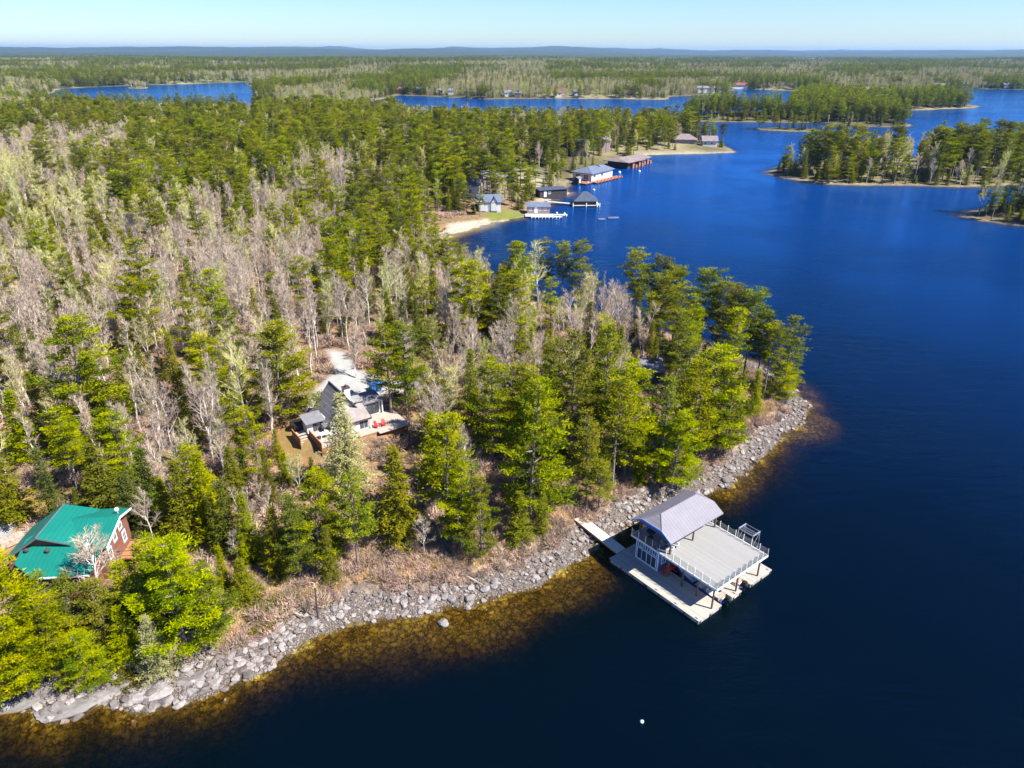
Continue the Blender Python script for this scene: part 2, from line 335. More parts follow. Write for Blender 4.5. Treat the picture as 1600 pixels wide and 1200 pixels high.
# far woods: patches of evergreen and of pale bare hardwoods
fp = m.noise(0.0032, 5, 0.62, P_); ff = m.noise(0.03, 5, 0.75, P_)
woods = m.mix(m.ramp(ff, 0.42, 0.58), (0.018, 0.032, 0.014), (0.065, 0.08, 0.026))
pale = m.mix(m.ramp(ff, 0.40, 0.62), (0.12, 0.12, 0.06), (0.28, 0.25, 0.15))
woods = m.mix(m.ramp(fp, 0.47, 0.57), woods, m.mix(m.attr('fb'), pale, (0.05, 0.06, 0.03)))
col = m.mix(m.math('MULTIPLY', m.attr('far'), m.math('ADD', .45, m.math('MULTIPLY', .55, m.ramp(a_s, 2.0, 9.0)))), col, woods)
bh = m.mix(m.math('SUBTRACT', 1.0, m.ramp(edge, 2.4, 4.6)), nf, d1)
bf = m.mix(m.attr('fb'), bh, ff)
bmp = m.n('Bump'); m.set(bmp, 'Strength', 0.7); m.set(bmp, 'Distance', m.math('ADD', 0.15, m.math('MULTIPLY', m.attr('fb'), 6.0))); m.set(bmp, 'Height', bf)
M['ground'] = m.done(m.pr(col, 0.95, bmp.outputs[0], 0, 0.1))
me.materials.append(M['ground'])
go = link('ground', me); tag(go, kind='structure')
# back sheet behind the camera, so that nothing ends at the viewer's feet
# ------------------------------------------------------------------ water
Zw = np.zeros_like(X); keep = (Z < 0.35)
kk = keep.copy()
mw, usedw = grid_mesh('lake_water', X, Y, Zw, keep)
vattr(mw, 'depth', np.maximum(0, -Z.ravel()[usedw])); vattr(mw, 'dist', np.hypot(x1, y1)[usedw])
m = NT('lake water'); P_ = m.pos()
dep = m.attr('depth'); tr = m.math('POWER', 2.718, m.math('MULTIPLY', dep, -1.7)); tr = m.math('MULTIPLY', tr, 0.93)
tp = m.n('BsdfTransparent'); m.set(tp, 0, m.mix(tr, (0.62, 0.50, 0.14), (0.96, 0.90, 0.66)))
df = m.n('BsdfDiffuse')
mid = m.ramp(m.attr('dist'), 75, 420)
m.set(df, 0, m.mix(mid, (0.0003, 0.0022, 0.0035), (0.0, 0.044, 0.225)))  # sky reflection painted into the body colour, bluer with distance from the camera
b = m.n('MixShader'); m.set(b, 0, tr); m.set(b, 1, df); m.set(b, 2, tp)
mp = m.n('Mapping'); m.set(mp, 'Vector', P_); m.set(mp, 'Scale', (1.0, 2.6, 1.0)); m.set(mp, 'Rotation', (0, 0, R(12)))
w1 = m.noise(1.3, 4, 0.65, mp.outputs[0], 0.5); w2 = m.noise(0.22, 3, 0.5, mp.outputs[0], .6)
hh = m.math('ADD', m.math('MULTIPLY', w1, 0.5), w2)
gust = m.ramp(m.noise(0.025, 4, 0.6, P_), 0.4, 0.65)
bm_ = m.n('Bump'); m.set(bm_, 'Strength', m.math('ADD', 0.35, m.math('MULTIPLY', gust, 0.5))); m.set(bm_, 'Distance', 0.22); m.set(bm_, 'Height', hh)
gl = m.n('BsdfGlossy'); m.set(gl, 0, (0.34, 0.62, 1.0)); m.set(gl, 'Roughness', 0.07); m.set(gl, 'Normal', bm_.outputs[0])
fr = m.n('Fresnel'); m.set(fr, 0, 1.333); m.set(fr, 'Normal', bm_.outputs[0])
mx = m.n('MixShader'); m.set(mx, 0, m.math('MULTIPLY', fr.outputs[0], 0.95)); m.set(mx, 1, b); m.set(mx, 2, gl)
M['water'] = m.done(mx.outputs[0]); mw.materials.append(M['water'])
wo = link('lake_water', mw); tag(wo, kind='structure')

# ------------------------------------------------------------------ air: far woods and hills fade to blue
hz = MB().box(-24000, 24000, -2000, 25000, -14, 172)
m = NT('air'); pv = m.n('VolumePrincipled'); pv.inputs['Color'].default_value = (0.33, 0.58, 1.0, 1); pv.inputs['Density'].default_value = 4.5e-5; pv.inputs['Anisotropy'].default_value = 0.2
m.t.links.new(pv.outputs[0], m.out.inputs['Volume'])
ho = hz.build('haze', m.mat); tag(ho, 'thin blue air haze over the lake and far hills', 'haze', kind='stuff')
# ------------------------------------------------------------------ foliage meshes
def tri_mesh(name, V, tint, mats, mi=None):
    """V: (n,3,3) free triangles"""
    n = len(V); me = bpy.data.meshes.new(name); me.vertices.add(n * 3); me.vertices.foreach_set('co', V.astype(np.float32).ravel())
    me.loops.add(n * 3); me.loops.foreach_set('vertex_index', np.arange(n * 3, dtype=np.int32))
    me.polygons.add(n); me.polygons.foreach_set('loop_start', np.arange(0, n * 3, 3, dtype=np.int32))
    me.update(calc_edges=True)
    a = me.attributes.new('tint', 'FLOAT', 'FACE'); a.data.foreach_set('value', tint.astype(np.float32))
    for mm in mats: me.materials.append(mm)
    if mi is not None: me.polygons.foreach_set('material_index', mi.astype(np.int32))
    return me
def nrm(a): return a / (np.linalg.norm(a, axis=-1, keepdims=True) + 1e-9)
def blades(rng, cen, out, k, spread, ln, wd, up=0.35, tint=None, jit=0.65):
    """k needle tufts round each centre; out = outward direction"""
    n = len(cen); c = np.repeat(cen, k, 0) + rng.normal(size=(n * k, 3)) * np.repeat(spread, k, 0)
    d = nrm(np.repeat(out, k, 0) * 0.7 + np.array([0, 0, up]) + rng.normal(size=(n * k, 3)) * np.array([jit, jit, jit * .6]))
    s = nrm(np.cross(d, rng.normal(size=(n * k, 3)) + np.array([0, 0, 2.2])))
    L = ln * rng.uniform(0.6, 1.3, (n * k, 1)); W = wd * rng.uniform(0.7, 1.3, (n * k, 1))
    V = np.stack([c - s * W / 2, c + s * W / 2, c + d * L], 1)
    t = np.repeat(tint if tint is not None else rng.random(n), k) + rng.normal(size=n * k) * 0.16
    return V, np.clip(t, 0, 1)
def tubes(paths, n=4):
    """tapered tubes -> triangles"""
    out = []
    for pts, rad in paths:
        pts = np.asarray(pts, float)
        for i in range(len(pts) - 1):
            d = nrm(pts[i + 1] - pts[i]); a = nrm(np.cross(d, [0.3, 0.2, 1.0] if abs(d[2]) < 0.9 else [1.0, 0, 0])); b = np.cross(d, a)
            ang = np.arange(n) * 2 * math.pi / n
            ring = np.cos(ang)[:, None] * a + np.sin(ang)[:, None] * b
            p, q = pts[i] + ring * rad[i], pts[i + 1] + ring * rad[i + 1]
            p2, q2 = np.roll(p, -1, 0), np.roll(q, -1, 0)
            out.append(np.stack([p, p2, q2], 1)); out.append(np.stack([p, q2, q], 1))
    return np.concatenate(out)
def pine(seed, H=15.0, cb=0.3, wid=0.25, whorl=0.85, full=1.0, sparse=0.0, top='cone', lod=1.0):
    """white pine: irregular tiers of level, upswept plumes on a straight trunk"""
    rng = np.random.default_rng(seed); cen = []; out = []; spr = []; tin = []; br = []
    lean = rng.normal(size=2) * 0.02 * H
    def ax(z): return np.array([lean[0] * (z / H) ** 2, lean[1] * (z / H) ** 2, z])
    z = cb * H
    side = rng.uniform(0, 2 * math.pi)
    while z < H * 0.985:
        u = (z / H - cb) / (1 - cb)
        if top == 'cone': prof = (1 - u) ** 0.72 * (0.62 + 0.38 * min(1, u / 0.22)) + 0.05
        elif top == 'round': prof = math.sqrt(max(0.02, 1 - (abs(u - 0.45) / 0.60) ** 2.2)) * 0.82
        else: prof = (1 - u) ** 0.9 + 0.04
        nb = rng.integers(4, 7)
        a0 = rng.uniform(0, 6.28)
        tier = rng.uniform(0.72, 1.18)
        for k in range(nb):
            if rng.random() < sparse: continue
            a = a0 + k * 2 * math.pi / nb + rng.normal() * 0.25
            L = max(0.35, wid * H * prof * tier * rng.uniform(0.6, 1.2) * (1 + 0.18 * math.cos(a - side)))
            rise = rng.uniform(-0.02, 0.28) + 0.5 * u ** 2
            dirh = np.array([math.cos(a), math.sin(a), 0])
            p0 = ax(z); n_ = max(2, int(L / 0.55))
            pts = [p0 + dirh * L * t + np.array([0, 0, L * (rise * t + 0.18 * t * t)]) for t in (0, 0.5, 1.0)]
            br.append((pts, [0.05 + 0.01 * L, 0.03, 0.01]))
            base_t = rng.uniform(0.0, 0.75)
            n_ = max(1, int(round(L / 0.62)))
            for j in range(n_):
                t = 0.34 + 0.68 * (j + rng.uniform(0.2, 0.9)) / n_
                p = p0 + dirh * L * t + np.array([0, 0, L * (rise * t + 0.18 * t * t) + 0.12])
                for q in range(1 if t * L < 0.9 else (2 if t * L < 2.2 else 3)):
                    lat = np.array([-dirh[1], dirh[0], 0]) * rng.uniform(-1, 1) * 0.36 * L * t
                    cen.append(p + lat + rng.normal(size=3) * [0.1, 0.1, 0.06]); out.append(nrm(dirh + lat * 0.5)); sc = 0.30 * rng.uniform(.75, 1.3) * (H / 15)
                    spr.append([sc, sc, 0.075]); tin.append(base_t * 0.7 + 0.35 * rng.random())
        z += whorl * 1.15 * rng.uniform(0.7, 1.3) * (0.55 if u > 0.8 else 1)
    k = max(3, int(24 * full * lod)); q = 1 / math.sqrt(lod)
    V, t = blades(rng, np.array(cen), np.array(out), k, np.array(spr), 0.31 * q, 0.125 * q, 0.30, np.array(tin), 0.5)
    T = tubes([([ax(0), ax(0.45 * H), ax(0.97 * H)], [0.0125 * H + .03, 0.009 * H, 0.02])] + (br if lod >= 1 else []), 6 if lod >= 1 else 3)
    return T, V, t
def spruce(seed, H=11.0, wid=0.17, cb=0.06, full=1.0, lod=1.0, droop=0.25):
    rng = np.random.default_rng(seed); cen = []; out = []; spr = []; tin = []
    z = cb * H
    while z < H * 0.99:
        u = (z / H - cb) / (1 - cb); Lw = wid * H * ((1 - u) ** 0.95) * (0.85 + 0.15 * min(1, u / 0.1)) + 0.12
        nb = 7; a0 = rng.uniform(0, 6.28); tier = rng.uniform(0.85, 1.12)
        for k in range(nb):
            a = a0 + k * 6.283 / nb + rng.normal() * 0.2; L = Lw * tier * rng.uniform(0.7, 1.15)
            dh = np.array([math.cos(a), math.sin(a), 0]); n_ = max(1, int(L / 0.42))
            for j in range(n_):
                t = (j + rng.uniform(0.35, 1.0)) / n_
                cen.append(np.array([0, 0, z]) + dh * L * t + np.array([0, 0, -droop * L * t + 0.12 * L * t * t])); out.append(dh)
                spr.append([0.17, 0.17, 0.08]); tin.append(0.2 + 0.35 * (tier - .85) / .27 + rng.uniform(0, 0.4))
        z += 0.42 * rng.uniform(0.8, 1.2) / (lod ** 0.3)
    k = max(3, int(12 * full * lod)); q = 1 / math.sqrt(lod)
    V, t = blades(rng, np.array(cen), np.array(out), k, np.array(spr), 0.29 * q, 0.11 * q, 0.12, np.array(tin))
    T = tubes([([(0, 0, 0), (0, 0, 0.95 * H)], [0.012 * H + .02, 0.015])], 5)
    return T, V, t
def bare(seed, H=12.0, stems=1, wid=0.16, dens=1.0, lod=1.0, white=1.0):
    """leafless hardwood: pale stems, steep limbs and a haze of fine twigs"""
    rng = np.random.default_rng(seed); T = []; tw = []; tint = []
    for s_ in range(stems):
        la = rng.uniform(0, 6.28); lm = (0.04 if stems == 1 else 0.16) * H * rng.uniform(0.4, 1.0); h = H * rng.uniform(0.85, 1.0)
        ld = np.array([math.cos(la), math.sin(la), 0]) * lm
        wob = rng.normal(size=(6, 3)) * 0.012 * H; wob[:, 2] = 0; wob[0] = 0
        def sp(t): 
            f = t * 5; i = min(4, int(f)); f -= i
            return ld * t ** 1.3 + np.array([0, 0, h * t]) + wob[i] * (1 - f) + wob[i + 1] * f
        r0 = 0.0085 * H + 0.02
        T.append(([sp(t) for t in (0, 0.2, 0.4, 0.6, 0.8, 1.0)], [r0, r0 * .85, r0 * .7, r0 * .5, r0 * .3, 0.01]))
        nl = int(20 * dens)
        for i in range(nl):
            t = 0.34 + 0.62 * (i + rng.random()) / nl; a = rng.uniform(0, 6.28); u = (t - 0.34) / 0.66
            L = H * wid * (1.25 - 0.85 * u) * rng.uniform(0.7, 1.25); rise = rng.uniform(0.9, 1.7)
            d = nrm(np.array([math.cos(a), math.sin(a), rise])); p0 = sp(t); d2 = nrm(d + np.array([0, 0, 0.35]))
            pm = p0 + d * L * 0.5; p1 = pm + d2 * L * 0.55
            T.append(([p0, pm, p1], [r0 * .38 * (1.1 - u), r0 * .2, 0.008]))
            m_ = int(9 * dens * lod + 1)
            for j in range(m_):
                tt = rng.uniform(0.25, 1.0); b0 = p0 + (pm - p0) * min(1, tt * 2) + (p1 - pm) * max(0, tt * 2 - 1)
                bd = nrm(d + rng.normal(size=3) * 0.42 + np.array([0, 0, 0.25])); bl = L * rng.uniform(0.22, 0.45); bt = rng.random()
                tw.append((b0, b0 + bd * bl, 0.022)); tint.append(bt)
                for q in range(6):
                    f = rng.uniform(0.2, 1); s0 = b0 + bd * bl * f; sd = nrm(bd + rng.normal(size=3) * 0.5 + np.array([0, 0, 0.3]))
                    tw.append((s0, s0 + sd * rng.uniform(0.35, 0.8) * (H / 12), 0.017)); tint.append(bt)
    P0 = np.array([a for a, b, c in tw]); P1 = np.array([b for a, b, c in tw]); Wd = np.array([c for a, b, c in tw])[:, None] / math.sqrt(lod)
    s = nrm(np.cross(P1 - P0, rng.normal(size=P0.shape))) * Wd
    V = np.stack([P0 - s, P0 + s, P1], 1); t = np.clip(np.array(tint) + rng.normal(size=len(V)) * 0.15, 0, 1)
    return tubes(T, 4 if lod >= 1 else 3), V, t
def shrub(seed, H=1.2, n=260, wide=0.7, blade=(0.5, 0.03)):
    rng = np.random.default_rng(seed); a = rng.uniform(0, 6.28, n); r = np.sqrt(rng.random(n)) * wide
    c = np.stack([np.cos(a) * r, np.sin(a) * r, rng.uniform(0, 0.6 * H, n)], 1)
    d = nrm(c * np.array([1, 1, 0]) * 0.7 + np.array([0, 0, 0.6]) + rng.normal(size=(n, 3)) * 0.4); s = nrm(np.cross(d, rng.normal(size=(n, 3)))) * blade[1]
    return np.stack([c - s, c + s, c + d * blade[0] * rng.uniform(0.6, 1.3, (n, 1)) * H], 1), rng.random(n)
LIB = {}     # kind -> list of (trunk mesh, crown mesh, joined mesh, height)
def lib(kind, builds, leafm, barkm, H):
    L = []
    for i, (T, V, t) in enumerate(builds):
        tm = tri_mesh(kind + '_trunk', T, np.full(len(T), 0.5), [M[barkm]]); cm = tri_mesh(kind + '_crown', V, t, [M[leafm]])
        jm = tri_mesh(kind + '_tree', np.concatenate([T, V]), np.concatenate([np.full(len(T), 0.5), t]), [M[barkm], M[leafm]],
                      np.concatenate([np.zeros(len(T)), np.ones(len(V))]))
        L.append((tm, cm, jm))
    LIB[kind] = (L, H)
lib('white_pine', [pine(10 + i, 15, cb=[.16, .22, .3, .12, .36, .25, .2, .3, .42][i], wid=[.30, .26, .22, .31, .20, .28, .23, .26, .18][i], whorl=[1.1, 1.0, 1.05, 1.1, .95, 1.35, .95, 1.5, .9][i], full=1.4, sparse=[.03, .08, .14, .0, .15, .18, .05, .15, .22][i]) for i in range(9)], 'pine', 'bark', 15)
lib('tall_pine', [pine(30 + i, 16, cb=[.42, .5, .38][i], wid=[.17, .16, .19][i], whorl=.8, full=1.3, sparse=.1) for i in range(3)], 'pine', 'bark', 16)
lib('red_pine', [pine(40 + i, 16, cb=.42 + .04 * i, wid=.19, whorl=.75, full=1.35, top='round', sparse=.12) for i in range(3)], 'redpine', 'bark', 16)
lib('spruce', [spruce(50 + i, 11, wid=[.16, .19, .13, .21][i], full=1.25) for i in range(4)], 'spruce', 'bark', 11)
lib('dark_fir', [spruce(60 + i, 11, wid=[.15, .19][i], full=1.25) for i in range(2)], 'dark', 'bark', 11)
lib('pale_spruce', [spruce(70 + i, 12, wid=.25, full=1.3, droop=.1) for i in range(1)], 'pale', 'bark', 12)
lib('birch', [bare(80 + i, 12, stems=[1, 1, 2, 1, 3, 2, 1, 1][i], wid=[.15, .20, .14, .12, .13, .17, .22, .10][i], dens=[1, 1.2, 1, .8, .8, 1, 1.1, .7][i]) for i in range(8)], 'twig', 'birch', 12)
lib('aspen', [bare(90 + i, 12, stems=[1, 1, 2][i], wid=[.15, .18, .13][i], dens=1.2) for i in range(3)], 'bud', 'birch', 12)
lib('far_pine', [pine(100 + i, 15, cb=.2, wid=[.25, .2, .22][i], full=.9, lod=.28) for i in range(3)], 'farpine', 'bark', 15)
lib('far_fir', [spruce(110 + i, 13, wid=[.17, .2][i], lod=.22) for i in range(2)], 'dark', 'bark', 13)
lib('far_birch', [bare(120 + i, 10, 2, wid=.3, dens=.8, lod=.35) for i in range(3)], 'fartwig', 'fartwig', 10)
lib('far_aspen', [bare(130 + i, 10, 2, wid=.3, dens=.8, lod=.35) for i in range(3)], 'farbud', 'farbud', 10)
# ------------------------------------------------------------------ where the trees stand
TREES = []   # dict(kind,x,y,z,h,w,rz,var)
rnd = random.Random(4)
def put(kind, x, y, h, w=1.0, z=None, named=None, var=None, tilt=0.0):
    L, H = LIB[kind]
    TREES.append(dict(kind=kind, x=x, y=y, z=(ground(x, y) if z is None else z) - 0.15, h=h, w=w, rz=rnd.uniform(0, 6.28), var=rnd.randrange(len(L)) if var is None else var, tilt=tilt, named=named))
def seen(kind, px, ytop, ybase, w=1.0, named=None, var=None, xt=None):
    """a tree the photo shows: its foot at (px, ybase), its top at ytop"""
    x, y, z = at(px, ybase)
    h = 12.0
    for _ in range(12):
        yy = float(proj(x, y, z + h)[1]); y0 = float(proj(x, y, z)[1]); h *= (y0 - ytop) / max(1e-3, y0 - yy)
    put(kind, x, y, h, w * 15 / max(h, 9) if False else w, z, named, var)
W, Tl, RP, SP, DF, PS, BI, AS = 'white_pine', 'tall_pine', 'red_pine', 'spruce', 'dark_fir', 'pale_spruce', 'birch', 'aspen'
for t in [(W, 145, 498, 700, 1.15, 'broad white pine with golden-tinged tiers at the thicket edge above the green roof', 3), (Tl, 122, 640, 782, 1.1, 'pine on a bare pale trunk standing in the yard behind the green roof', 0),
    (W, 225, 428, 560, 1.1, 'rounded bright pine rising alone from the bare grey birches', 0), (W, 328, 452, 600, 1.05, 'pine of separate level tiers standing among pale birches', 5),
    (W, 442, 500, 655, 1.25, 'big bushy pine beside the gravel drive and grey-roofed cottage', 3), (W, 248, 288, 410, 1.2, 'spreading pine with upswept arms above the bare birch slope', 5),
    (SP, 378, 312, 390, 1.1, None, None), (SP, 415, 318, 375, 1, None, None), (W, 465, 303, 400, .9, None, None), (W, 535, 338, 460, 1.1, 'dark leaning-tiered pine in the middle of the birch slope', 0),
    (DF, 378, 408, 485, .9, None, None), (SP, 282, 515, 625, .9, None, None), (SP, 297, 590, 650, .9, None, None), (W, 612, 503, 650, 1.15, 'pine with a long bare trunk to the right of the cottage terrace', 2), (W, 636, 500, 652, .9, None, 0),
    (W, 740, 405, 545, 1.2, 'large rounded pine above the middle of the headland', 3), (W, 590, 308, 420, 1.0, None, None), (W, 630, 288, 400, 1.0, None, None), (SP, 645, 425, 490, .8, None, None), (DF, 549, 433, 490, .8, None, None), (SP, 606, 440, 490, .8, None, None),
    (W, 677, 352, 450, .85, None, None), (W, 805, 375, 460, 1.15, 'layered bright pine at the bay side of the headland', 0), (SP, 700, 378, 430, .8, None, None), (SP, 716, 372, 430, .8, None, None), (SP, 653, 410, 470, .8, None, None),
    (W, 793, 460, 530, 1.0, None, None), (W, 690, 588, 700, 1.1, None, 0), (W, 828, 590, 812, .88, 'tall thick pine in front of the middle clearing', 3), (W, 868, 520, 690, .9, None, None), (W, 890, 512, 730, .85, None, 1), (W, 938, 505, 705, .9, None, 1),
    (Tl, 955, 590, 770, 1.1, None, 2), (W, 975, 560, 745, 1.0, None, 0), (Tl, 1030, 590, 745, 1.1, None, 1), (W, 1048, 640, 765, 1.0, None, 3), (W, 1100, 535, 700, 1.15, 'broad full pine on the point above the dry shore grass', 3), (W, 1130, 565, 715, .95, None, 0), (W, 1075, 560, 730, 1.1, None, 6),
    (RP, 985, 393, 520, 1.0, 'thin-crowned pine standing against the blue bay, first on the headland ridge', 0), (RP, 1025, 408, 535, .9, None, 1), (RP, 1050, 420, 540, .9, None, 2), (RP, 1090, 428, 560, 1.1, None, 1), (RP, 1115, 440, 570, 1.0, None, 0), (RP, 1138, 455, 585, .9, None, 2),
    (RP, 1160, 463, 600, .95, None, 1), (RP, 1180, 490, 610, .9, None, 0), (RP, 1192, 512, 625, .9, None, 2), (SP, 1175, 575, 650, 1.1, 'low dark conical tree at the bare edge of the point', None), (Tl, 1222, 494, 618, 1.25, 'lone ragged pine at the very tip of the point', 1), (W, 1212, 560, 622, 1.3, None, 3), (W, 1230, 552, 612, 1.0, None, 0),
    (W, 905, 372, 480, 1.05, None, 0), (W, 848, 370, 470, 1.0, None, 4), (RP, 878, 385, 475, .9, None, None), (W, 1065, 495, 610, 1.1, None, 5), (W, 860, 430, 520, .8, None, None),
    (PS, 545, 612, 765, 1.12, 'pale silvery conical tree directly in front of the grey-roofed cottage', 0), (W, 560, 735, 888, 1.0, 'pine with a crooked bare top just above the rocky shore', 4), (W, 500, 735, 880, 1.05, 'wide olive tree below the cottage stairs', 3), (SP, 625, 695, 848, 1.3, 'broad olive conical tree on the slope below the red chairs', 1),
    (Tl, 700, 650, 835, 1.25, 'pine on a tall bare dark trunk in the open orange slope', 2), (W, 722, 722, 862, .9, None, 1), (W, 752, 745, 875, .85, None, 0), (SP, 810, 765, 848, 1.3, None, None), (SP, 845, 755, 840, 1.0, None, None), (Tl, 935, 720, 800, 1.5, 'short bright pine beside the dock walkway', 2), (Tl, 915, 640, 800, 1.0, None, 0),
    (W, 410, 632, 760, 1.0, 'golden-tipped pine left of the cottage deck', 5), (SP, 45, 608, 715, 1.5, None, 1), (SP, 25, 700, 812, 1.5, 'full conical tree in the dry yard at the frame edge above the green roof', 1),
    (W, 292, 838, 1015, 1.1, 'large bright spreading pine between the green-roofed house and the shore', 3), (W, 262, 835, 985, .9, None, 0), (W, 228, 872, 985, .9, None, 3), (W, 28, 880, 1085, 1.1, None, 3), (W, 95, 925, 1062, 1.1, None, 0), (W, 50, 965, 1090, 1.1, None, 6), (W, 140, 985, 1065, 1.15, None, 3), (W, -20, 940, 1085, 1.2, None, 0), (W, 175, 905, 1020, 1.2, None, 6), (W, 130, 900, 1010, 1.1, None, 1), (SP, 205, 945, 1035, 1.3, None, 1), (W, 232, 905, 1010, 1.1, None, 3), (W, 335, 880, 1000, 1.1, None, 6), (SP, 70, 900, 1000, 1.2, None, 3),
    (SP, 384, 872, 935, 1.5, 'small bright green conical tree alone on the bank above the stones', 3), (PS, 250, 960, 1052, 1.0, 'sparse grey-green conical tree on the rocky bank', 0), (DF, 215, 740, 830, 1.6, None, 1), (DF, 240, 700, 800, 1.5, None, 1), (SP, 170, 690, 800, 1.6, None, 1), (SP, 150, 720, 770, 1.4, None, 1),
    (SP, 300, 715, 850, 1.2, None, 1), (SP, 335, 700, 850, 1.1, None, 0), (SP, 268, 745, 830, 1.1, None, 3), (SP, 365, 745, 870, 1.0, None, 0), (SP, 395, 770, 880, 1.1, None, 3), (SP, 345, 770, 870, .9, None, 2), (SP, 440, 790, 900, 1.1, None, 3), (W, 470, 770, 905, .9, None, 1), (W, 310, 690, 800, 1.0, None, 0), (W, 205, 640, 760, 1.0, None, 0),
    (SP, 425, 700, 790, .8, None, None), (SP, 436, 668, 722, 1.0, None, 1), (SP, 450, 705, 757, 1.1, None, 3), (AS, 470, 700, 772, 1.0, None, None), (SP, 492, 712, 768, 1.0, None, 2), (SP, 385, 660, 760, .8, None, None), (W, 600, 330, 430, 1, None, None), (W, 700, 700, 790, .7, None, None),
    (BI, 165, 835, 950, 1.7, 'white leafless birch spreading its limbs in front of the green roof', 1), (BI, 205, 850, 950, .8, None, 0), (BI, 372, 815, 885, 1.0, 'bleached multi-stemmed birch standing among dark conical trees', 4), (BI, 556, 490, 590, 1.0, 'twin-stemmed pale birch at the bend of the gravel drive', 2),
    (BI, 280, 670, 800, 1.1, 'leaning white birch reaching over the conical trees', 2), (BI, 240, 770, 850, 1.1, None, 1), (BI, 255, 590, 700, 1.0, None, 4), (BI, 355, 590, 700, 1.0, None, 2), (BI, 418, 745, 820, .8, None, 2), (BI, 700, 530, 620, 1.1, None, 2), (BI, 735, 545, 640, 1.1, None, 4), (BI, 790, 520, 650, 1.0, None, 1),
    (BI, 942, 420, 480, .6, 'small silvery birch between pines on the bay side', 3), (AS, 840, 375, 490, 1.2, None, 1), (BI, 1000, 470, 570, 1.0, None, 2), (BI, 975, 450, 560, 1.2, None, 4)]:
    seen(t[0], t[1], t[2], t[3], t[4], t[5], t[6])
HAND = len(TREES)
# what grows where, read in 50-pixel cells (rows from y=150)
ZONE = {150: "PPPPPPPPPPPPPPPPPPPPPPPP", 200: "BBBBPPPPPPPPPPPPPPPPPPPP", 250: "GMMPMPPPPMBPPPPPPPPPPPPP", 300: "LLMMPMBMBMMPPPPMGLPPPPPP", 350: "GLMMBBBMBBMPPMMMLLLPPPPP",
        400: "BBBBBBBBBBMMMMMMBPPPPPPP", 450: "BBBBmBmBBBBmMMBMmGmBPPPP", 500: "BBBmBBmBMBBBmBBmmmBBPPPP", 550: "BBMMmmMMMCCBmMmmmmMmPPPP", 600: "BMMMmmMMSCCCmMcmPmPPMPPP", 650: "cMSMMMmScCCCccccPPPPPPPP",
        700: "cSSSSSSSccLLccMccPPPLccc", 750: "CCCSSSSSSLLLcccccPLccccc", 800: "CCCCSSSSSLLLcccLccccccccc", 850: "PPCCPPSSLcccccccccccccccc", 900: "PPPPPPPccccccccccccccccc", 950: "PPPPLPcccccccccccccccccc", 1000: "PPLLccccccccccccccc", 1050: "PLccccccccc"}
MIXES = {'P': (.93, [(W, .52), (RP, .12), (SP, .14), (Tl, .10), (AS, .09), (BI, .03)]), 'B': (.93, [(BI, .66), (AS, .15), (SP, .09), (W, .10)]), 'G': (.95, [(AS, .65), (BI, .2), (SP, .15)]),
         'M': (.95, [(BI, .28), (AS, .18), (W, .29), (SP, .2), (DF, .05)]), 'm': (.85, [(BI, .5), (AS, .22), (SP, .15), (W, .13)]), 'L': (.9, [(SP, .5), (AS, .3), (W, .2)]),
         'S': (.95, [(SP, .66), (DF, .10), (BI, .14), (W, .1)]), 'c': (.16, [(BI, .4), (AS, .2), (SP, .4)]), 'C': (.0, [(BI, 1.)])}
HR = {W: (9, 16.5), Tl: (11, 17), RP: (10, 16), SP: (4.5, 11), DF: (6, 10.5), PS: (8, 10), BI: (7, 12.5), AS: (7, 12.5)}
CLEAR = [(998, 568, 1034, 592, 97), (455, 575, 632, 725, 90), (505, 550, 600, 610, 110), (0, 775, 210, 920, 62), (700, 296, 800, 348, 236), (800, 292, 905, 362, 236), (890, 238, 1150, 300, 300), (680, 292, 800, 330, 236), (1060, 205, 1145, 236, 400), (840, 430, 870, 450, 200)]
occ = {}
def occ_ok(x, y, d):
    k = (int(x // 4), int(y // 4))
    for i in range(-1, 2):
        for j in range(-1, 2):
            for (a, b) in occ.get((k[0] + i, k[1] + j), ()):
                if (a - x) ** 2 + (b - y) ** 2 < d * d: return False
    occ.setdefault(k, []).append((x, y)); return True
for t in TREES: occ.setdefault((int(t['x'] // 4), int(t['y'] // 4)), []).append((t['x'], t['y']))
rn = np.random.default_rng(12)
def scatter_zone(x0, x1_, y0, y1_, cell, fn):
    xs = np.arange(x0, x1_, cell); ys = np.arange(y0, y1_, cell); XX, YY = np.meshgrid(xs, ys)
    XX = XX + rn.uniform(-.5, .5, XX.shape) * cell; YY = YY + rn.uniform(-.5, .5, YY.shape) * cell; XX = XX.ravel(); YY = YY.ravel()
    th = np.arctan2(XX, YY); k = np.abs(th) < R(47); XX, YY = XX[k], YY[k]
    s0 = sdf(XX, YY); k = s0 > 2.0; XX, YY, s0 = XX[k], YY[k], s0[k]
    zz, s1_ = hgt(XX, YY, s0); gm = np.zeros(len(XX))
    for P in GRAVEL + SAND + LAWN: gm = np.maximum(gm, inpoly(P, XX, YY, 1.5))
    k = (s1_ > np.where(np.hypot(XX, YY) > 260, 1.5, 4)) & (gm < .1); fn(XX[k], YY[k], zz[k], s1_[k])
